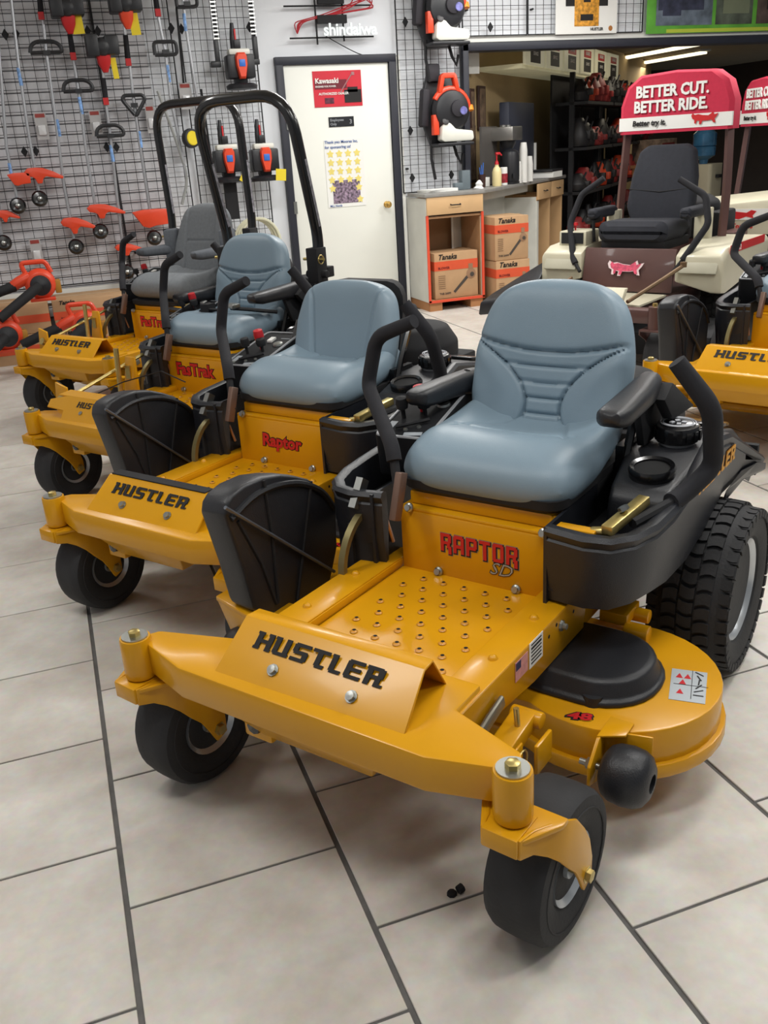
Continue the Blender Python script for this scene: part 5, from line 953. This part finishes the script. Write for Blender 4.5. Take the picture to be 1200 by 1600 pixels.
# ---------------------------------------------------------------- brown and cream mower
AG = math.radians(32 - 90); g0 = Vector((3.215, 4.46, 0)); GX = Vector((math.cos(AG), math.sin(AG), 0)); go = g0 - GX * .45
def brown_mower(loc, rz, label, front=True):
    g = empty('ride_on_mower', loc, rz, label, 'lawn mower')
    if front:
        part('front_beam', None, lambda b: [b.box((0, 0, .40), (.98, .09, .08)), b.box((0, .3, .38), (.5, .5, .05))], BROWN, g, bevel=.008)
        for s in (-1, 1):
            c = part('caster_barrel', None, lambda b: b.lathe([(0, .33), (.036, .33), (.036, .46), (0, .465)], (s * .47, -.03, 0), n=20), BROWN, g)
            part('bolt', None, lambda b: b.lathe([(.015, .46), (.014, .48), (0, .482)], (s * .47, -.03, 0), n=6), BRASS, c)
            part('caster_fork', None, lambda b: [b.prism([(s * .47 + e * .075, y, z) for y, z in ((-.07, .33), (.02, .33), (.09, .28), (.13, .14), (.09, .13), (.03, .25), (-.07, .3))], (-e * .008, 0, 0)) for e in (-1, 1)] + [b.box((s * .47, -.02, .325), (.15, .1, .012))], BROWN, g, bevel=.003)
            t = part('caster_tyre', 'ctyre', None, RUB, g); t.location = (s * .47, .10, .15); part('rim', 'crim', None, CREAM, t)
        part('foot_rest', None, lambda b: b.prism([(-.22, .05, .44), (.22, .05, .44), (.20, .16, .52), (-.20, .16, .52)], (0, .05, 0)), CREAM, g, bevel=.006)
        part('foot_pan', None, lambda b: b.box((0, .40, .415), (.56, .42, .012)), CREAM, g)
        part('mower_deck', None, lambda b: b.prism([(-.72, .2, .12), (.72, .2, .12), (.76, .5, .12), (.66, .8, .12), (-.66, .8, .12), (-.76, .5, .12)], (0, 0, .14)), BLKM, g, bevel=.02)
        part('discharge_chute', None, lambda b: b.prism([(-.60, .40, .30), (-1.02, .42, .24), (-1.05, .62, .26), (-.66, .80, .52)], (.02, 0, .10)), BLK, g, bevel=.02)
        part('deck_lift_rod', None, lambda b: [b.tube([(.28, .02, .47), (.36, .35, .56), (.42, .5, .62)], .012, 7), b.tube([(-.34, .2, .44), (-.33, .5, .52)], .012, 7), b.lathe([(0, 0), (.02, .0), (.02, .03), (0, .03)], (.42, .5, .61), (0, 0, 1), 10)], mat('dull_bronze', (120, 96, 70), .5, .5), g)
    FP = part('front_panel', None, lambda b: b.prism([(-.31, .60, .43), (.31, .60, .43), (.31, .66, .695), (-.31, .66, .695)], (0, .02, 0)), BROWN, g, bevel=.006)
    # pink insect emblem
    M = frame((-.125, .612, .525), (1, 0, 0), (0, .22, 1)) @ Matrix.Translation((0, 0, .006))
    shape = [(0, .075), (.01, .095), (.03, .08), (.06, .085), (.10, .075), (.15, .07), (.19, .098), (.20, .075), (.235, .085), (.225, .065), (.205, .04), (.215, .01), (.195, .012), (.18, .035), (.15, .03), (.10, .03), (.09, .004), (.07, .004), (.075, .03), (.05, .035), (.045, .01), (.03, .012), (.03, .04), (.01, .05)]
    def emb(b, s, z):
        cx, cy = .115, .05; pts = [(cx + (x - cx) * s, cy + (y - cy) * s) for x, y in shape]
        b.prism([M @ Vector((x, y, z)) for x, y in pts], M.to_3x3() @ Vector((0, 0, .001)))
    e = part('emblem', None, lambda b: emb(b, 1.06, 0), mat('emblem_white', (236, 214, 216), .5), FP); part('emblem_fill', None, lambda b: emb(b, .90, .0012), mat('emblem_pink', (214, 84, 112), .5, var=.3, scale=60), e)
    PAIR('fender', None, (-1, 1), lambda b, s: [b.loft([[(s * x, y, z) for x, z in ((.32, .50), (.32, zt), (.60, zt), (.62, zt - .03), (.62, zb), (.55, zb))] for y, zt, zb in ((.62, .66, .44), (.70, .70, .43), (1.0, .72, .47), (1.5, .70, .5))])], CREAM, g, bevel=.012)
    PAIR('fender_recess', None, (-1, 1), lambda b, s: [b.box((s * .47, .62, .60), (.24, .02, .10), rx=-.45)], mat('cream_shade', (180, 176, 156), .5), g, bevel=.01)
    k = part('stripe', None, lambda b: b.box((.624, 1.05, .69), (.003, .66, .05)), REDINK, g)
    text('lettering', '721DT2', PWHITE, k, frame((.627, .76, .674), (0, 1, 0), (0, 0, 1)), .045, .001)
    cb = part('control_box', None, lambda b: b.box((-.43, .80, .74), (.20, .20, .11)), CREAM, g, bevel=.01)
    part('red_knob', None, lambda b: b.lathe([(.006, 0), (.006, .03), (.02, .032), (.018, .05), (0, .052)], (-.44, .76, .795), n=12), RED, cb)
    part('switch_panel', None, lambda b: b.box((-.43, .697, .75), (.16, .006, .07)), BLKM, cb)
    part('throttle', None, lambda b: [b.tube([(-.31, .78, .72), (-.31, .76, .86)], .01, 6), b.tube([(-.37, .8, .85), (-.27, .8, .87)], .022, 8)], BLKM, cb)
    if front:
        part('seat_cushion', None, lambda b: b.loft([[(a, .66 + y, z) for a, z in rrect(-w, zz - h, w, zz + h, .05)] for y, w, h, zz in ((0, .2, .04, .79), (.03, .235, .065, .795), (.3, .24, .065, .79), (.5, .2, .05, .79))]), mat('seat_black', (38, 40, 48), .85, 0, 0, .1, 40, .2, 300), g)
        part('seat_suspension', None, lambda b: [b.box((0, .9, .71), (.44, .42, .06)), b.box((0, 1.2, .80), (.36, .1, .2))], BLKM, g, bevel=.012)
        bk = part('backrest', None, lambda b: b.loft([[(a * sx, 1.10 + c * .24 + o, .80 + c) for a, c in [(-.20, .04), (-.235, .12), (-.225, .30), (-.19, .46), (-.13, .50), (.13, .50), (.19, .46), (.225, .30), (.235, .12), (.20, .04), (.1, 0), (-.1, 0)]] for sx, o in ((.9, -.05), (1, -.02), (1, .03), (.9, .06))]), MATS['seat_black'], g, bevel=.015)
        part('seam', None, lambda b: b.tube([(-.22, 1.11, 1.03), (0, 1.10, 1.01), (.22, 1.11, 1.03)], .005, 6), BLKM, bk)
        for s in (-1, 1):
            part('armrest', None, lambda b: b.loft([[(s * .315 + a, y, .90 + c) for a, c in rrect(-w, -h, w, h, .02)] for y, w, h in ((.74, .025, .018), (.76, .038, .032), (1.05, .036, .034), (1.1, .02, .02))]), MATS['seat_black'], g)
            part('arm_bracket', None, lambda b: [b.box((s * .30, 1.08, .80), (.05, .12, .2)), b.box((s * .34, 1.1, .76), (.05, .05, .3))], CREAM, g, bevel=.008)
    if front:
        lever(g, [(-.31, .58, .55), (-.38, .62, .62), (-.47, .74, .84), (-.42, .80, 1.02), (-.27, .82, 1.12)], .021)
        lever(g, [(.31, .58, .55), (.38, .64, .66), (.47, .74, .84), (.42, .80, 1.0), (.24, .82, 1.10)], .021)
    rp = PAIR('roll_bar', None, (-1, 1), lambda b, s: [b.tube(fillet([(s * .37, 1.25, .30), (s * .37, 1.32, 1.0), (s * .34, 1.36, 1.62), (0, 1.37, 1.70)], .12, 5), .03, 4)], BROWN, g)
    def hood(b):
        o = [(-.385, 1.375), (-.385, 1.55), (-.34, 1.67), (-.25, 1.735), (0, 1.75), (.25, 1.735), (.34, 1.67), (.385, 1.55), (.385, 1.375)]
        b.loft([[(x * sx, y, .0 + 1.36 + (z - 1.36) * sz) for x, z in o] for sx, y, sz in ((.93, 1.275, .96), (1, 1.30, 1), (1, 1.42, 1), (.93, 1.445, .96))])
    hc = part('hood_cover', None, hood, mat('cover_red', (196, 44, 72), .85, 0, 0, .05, 40, .2, 300), g)
    part('white_band', None, lambda b: b.prism([(-.384, 1.273, 1.395), (.384, 1.273, 1.395), (.384, 1.273, 1.478), (-.384, 1.273, 1.478)], (0, .174, 0)), PWHITE, hc)
    MH = frame((-.27, 1.268, 1.60), (1, 0, 0), (0, 0, 1))
    text('lettering', 'BETTER CUT.', PWHITE, hc, MH, .098, .0035, .0, .86, depth=.004); text('lettering', 'BETTER RIDE.', PWHITE, hc, MH @ Matrix.Translation((-.01, -.092, 0)), .098, .0035, 0, .86, depth=.004)
    text('lettering', 'Better try it.', INK, hc, MH @ Matrix.Translation((-.015, -.175, .004)), .046, .002, .1)
    e2 = part('emblem', None, lambda b: b.prism([(.12 + x * .75, 1.266, 1.41 + y * .75) for x, y in shape], (0, .003, 0)), REDINK, hc)
    for s in (-1, 1):
        t = part('drive_tyre', 'rtyre', None, RUB, g); t.location = (s * .47, 1.25, .265); t.scale = (1.15, 1.12, 1.12); part('rim', 'rrim', None, CREAM, t); part('tread', 'rtread', None, RUB, t)['kind'] = 'stuff'
    part('frame', None, lambda b: [b.box((0, 1.2, .36), (.60, 1.2, .12)), b.box((0, 1.75, .55), (.7, .3, .3))], BROWN, g, bevel=.01)
    part('engine', None, lambda b: [b.box((0, 1.75, .75), (.5, .35, .18)), b.lathe([(.18, .8), (.18, .9), (.1, .95), (0, .95)], (0, 1.75, 0))], BLKM, g, bevel=.02)
    return g
brown_mower(go, AG, 'brown and cream mower with black cloth seat and red hood cover facing the camera')
brown_mower(Vector((4.57, 7.05, 0)), math.radians(-15 - 90), 'second brown mower with red hood cover, past the right edge', False)
# cream catcher box behind the brown mower
o = empty('grass_catcher', (5.16, 6.22, .06), math.radians(-46), 'cream collector box with red emblem and lettering beside the brown roll bar post', 'collector')
o.scale = (.93, .93, .93)
part('body', None, lambda b: b.loft([[(x, y, z) for x, z in ((-.36, .58), (-.36, zt), (.36, zt + .06), (.36, .58))] for y, zt in ((-.25, .80), (.35, .84))]), CREAM, o, bevel=.015)
part('base', None, lambda b: [b.box((0, .05, .50), (.84, .6, .14)), b.box((0, .05, .22), (.5, .4, .44))], BLKM, o, bevel=.02)
part('stripe', None, lambda b: b.box((0, -.262, .745), (.66, .004, .085)), PWHITE, o)
part('emblem', None, lambda b: b.prism([(.02 + x * .9, -.266, .705 + y * .75) for x, y in [(0, .075), (.06, .085), (.15, .07), (.19, .098), (.235, .085), (.205, .04), (.215, .01), (.15, .03), (.09, .004), (.03, .012)]], (0, .002, 0)), REDINK, o)
text('lettering', 'll', REDINK, o, frame((-.14, -.267, .712), (1, 0, 0), (0, 0, 1)), .10, .008); text('lettering', 'MaxTorque', REDINK, o, frame((-.05, -.262, .635), (1, 0, 0), (0, 0, 1)), .055, .002)
part('headlamp', None, lambda b: b.lathe([(.0, -.05), (.08, -.04), (.11, 0), (.08, .05), (0, .06)], (-.30, -.36, .68), (0, -1, 0), 20), BLKM, o)
part('knob', None, lambda b: b.lathe([(0, 0), (.05, .0), (.06, .03), (0, .05)], (.05, -.4, .575), (0, -.3, 1), 12), BLKM, o)
# loose valve cap on the floor
o = part('valve_stem', None, lambda b: [b.lathe([(.0, 0), (.009, .0), (.009, .012), (0, .014)], (0, 0, .009), (1, .3, .1), 8), b.lathe([(.011, 0), (.009, .006), (0, .008)], (-.012, .004, 0), n=8)], BLKM, None); o.location = (.545, 1.30, 0); tag(o, 'tiny black rubber cap lying on the grout line left of the nearest front wheel', 'cap')
for o_ in bpy.data.objects:
    if o_.type == 'MESH' and o_.data.materials and len(o_.data.materials) == 0: pass
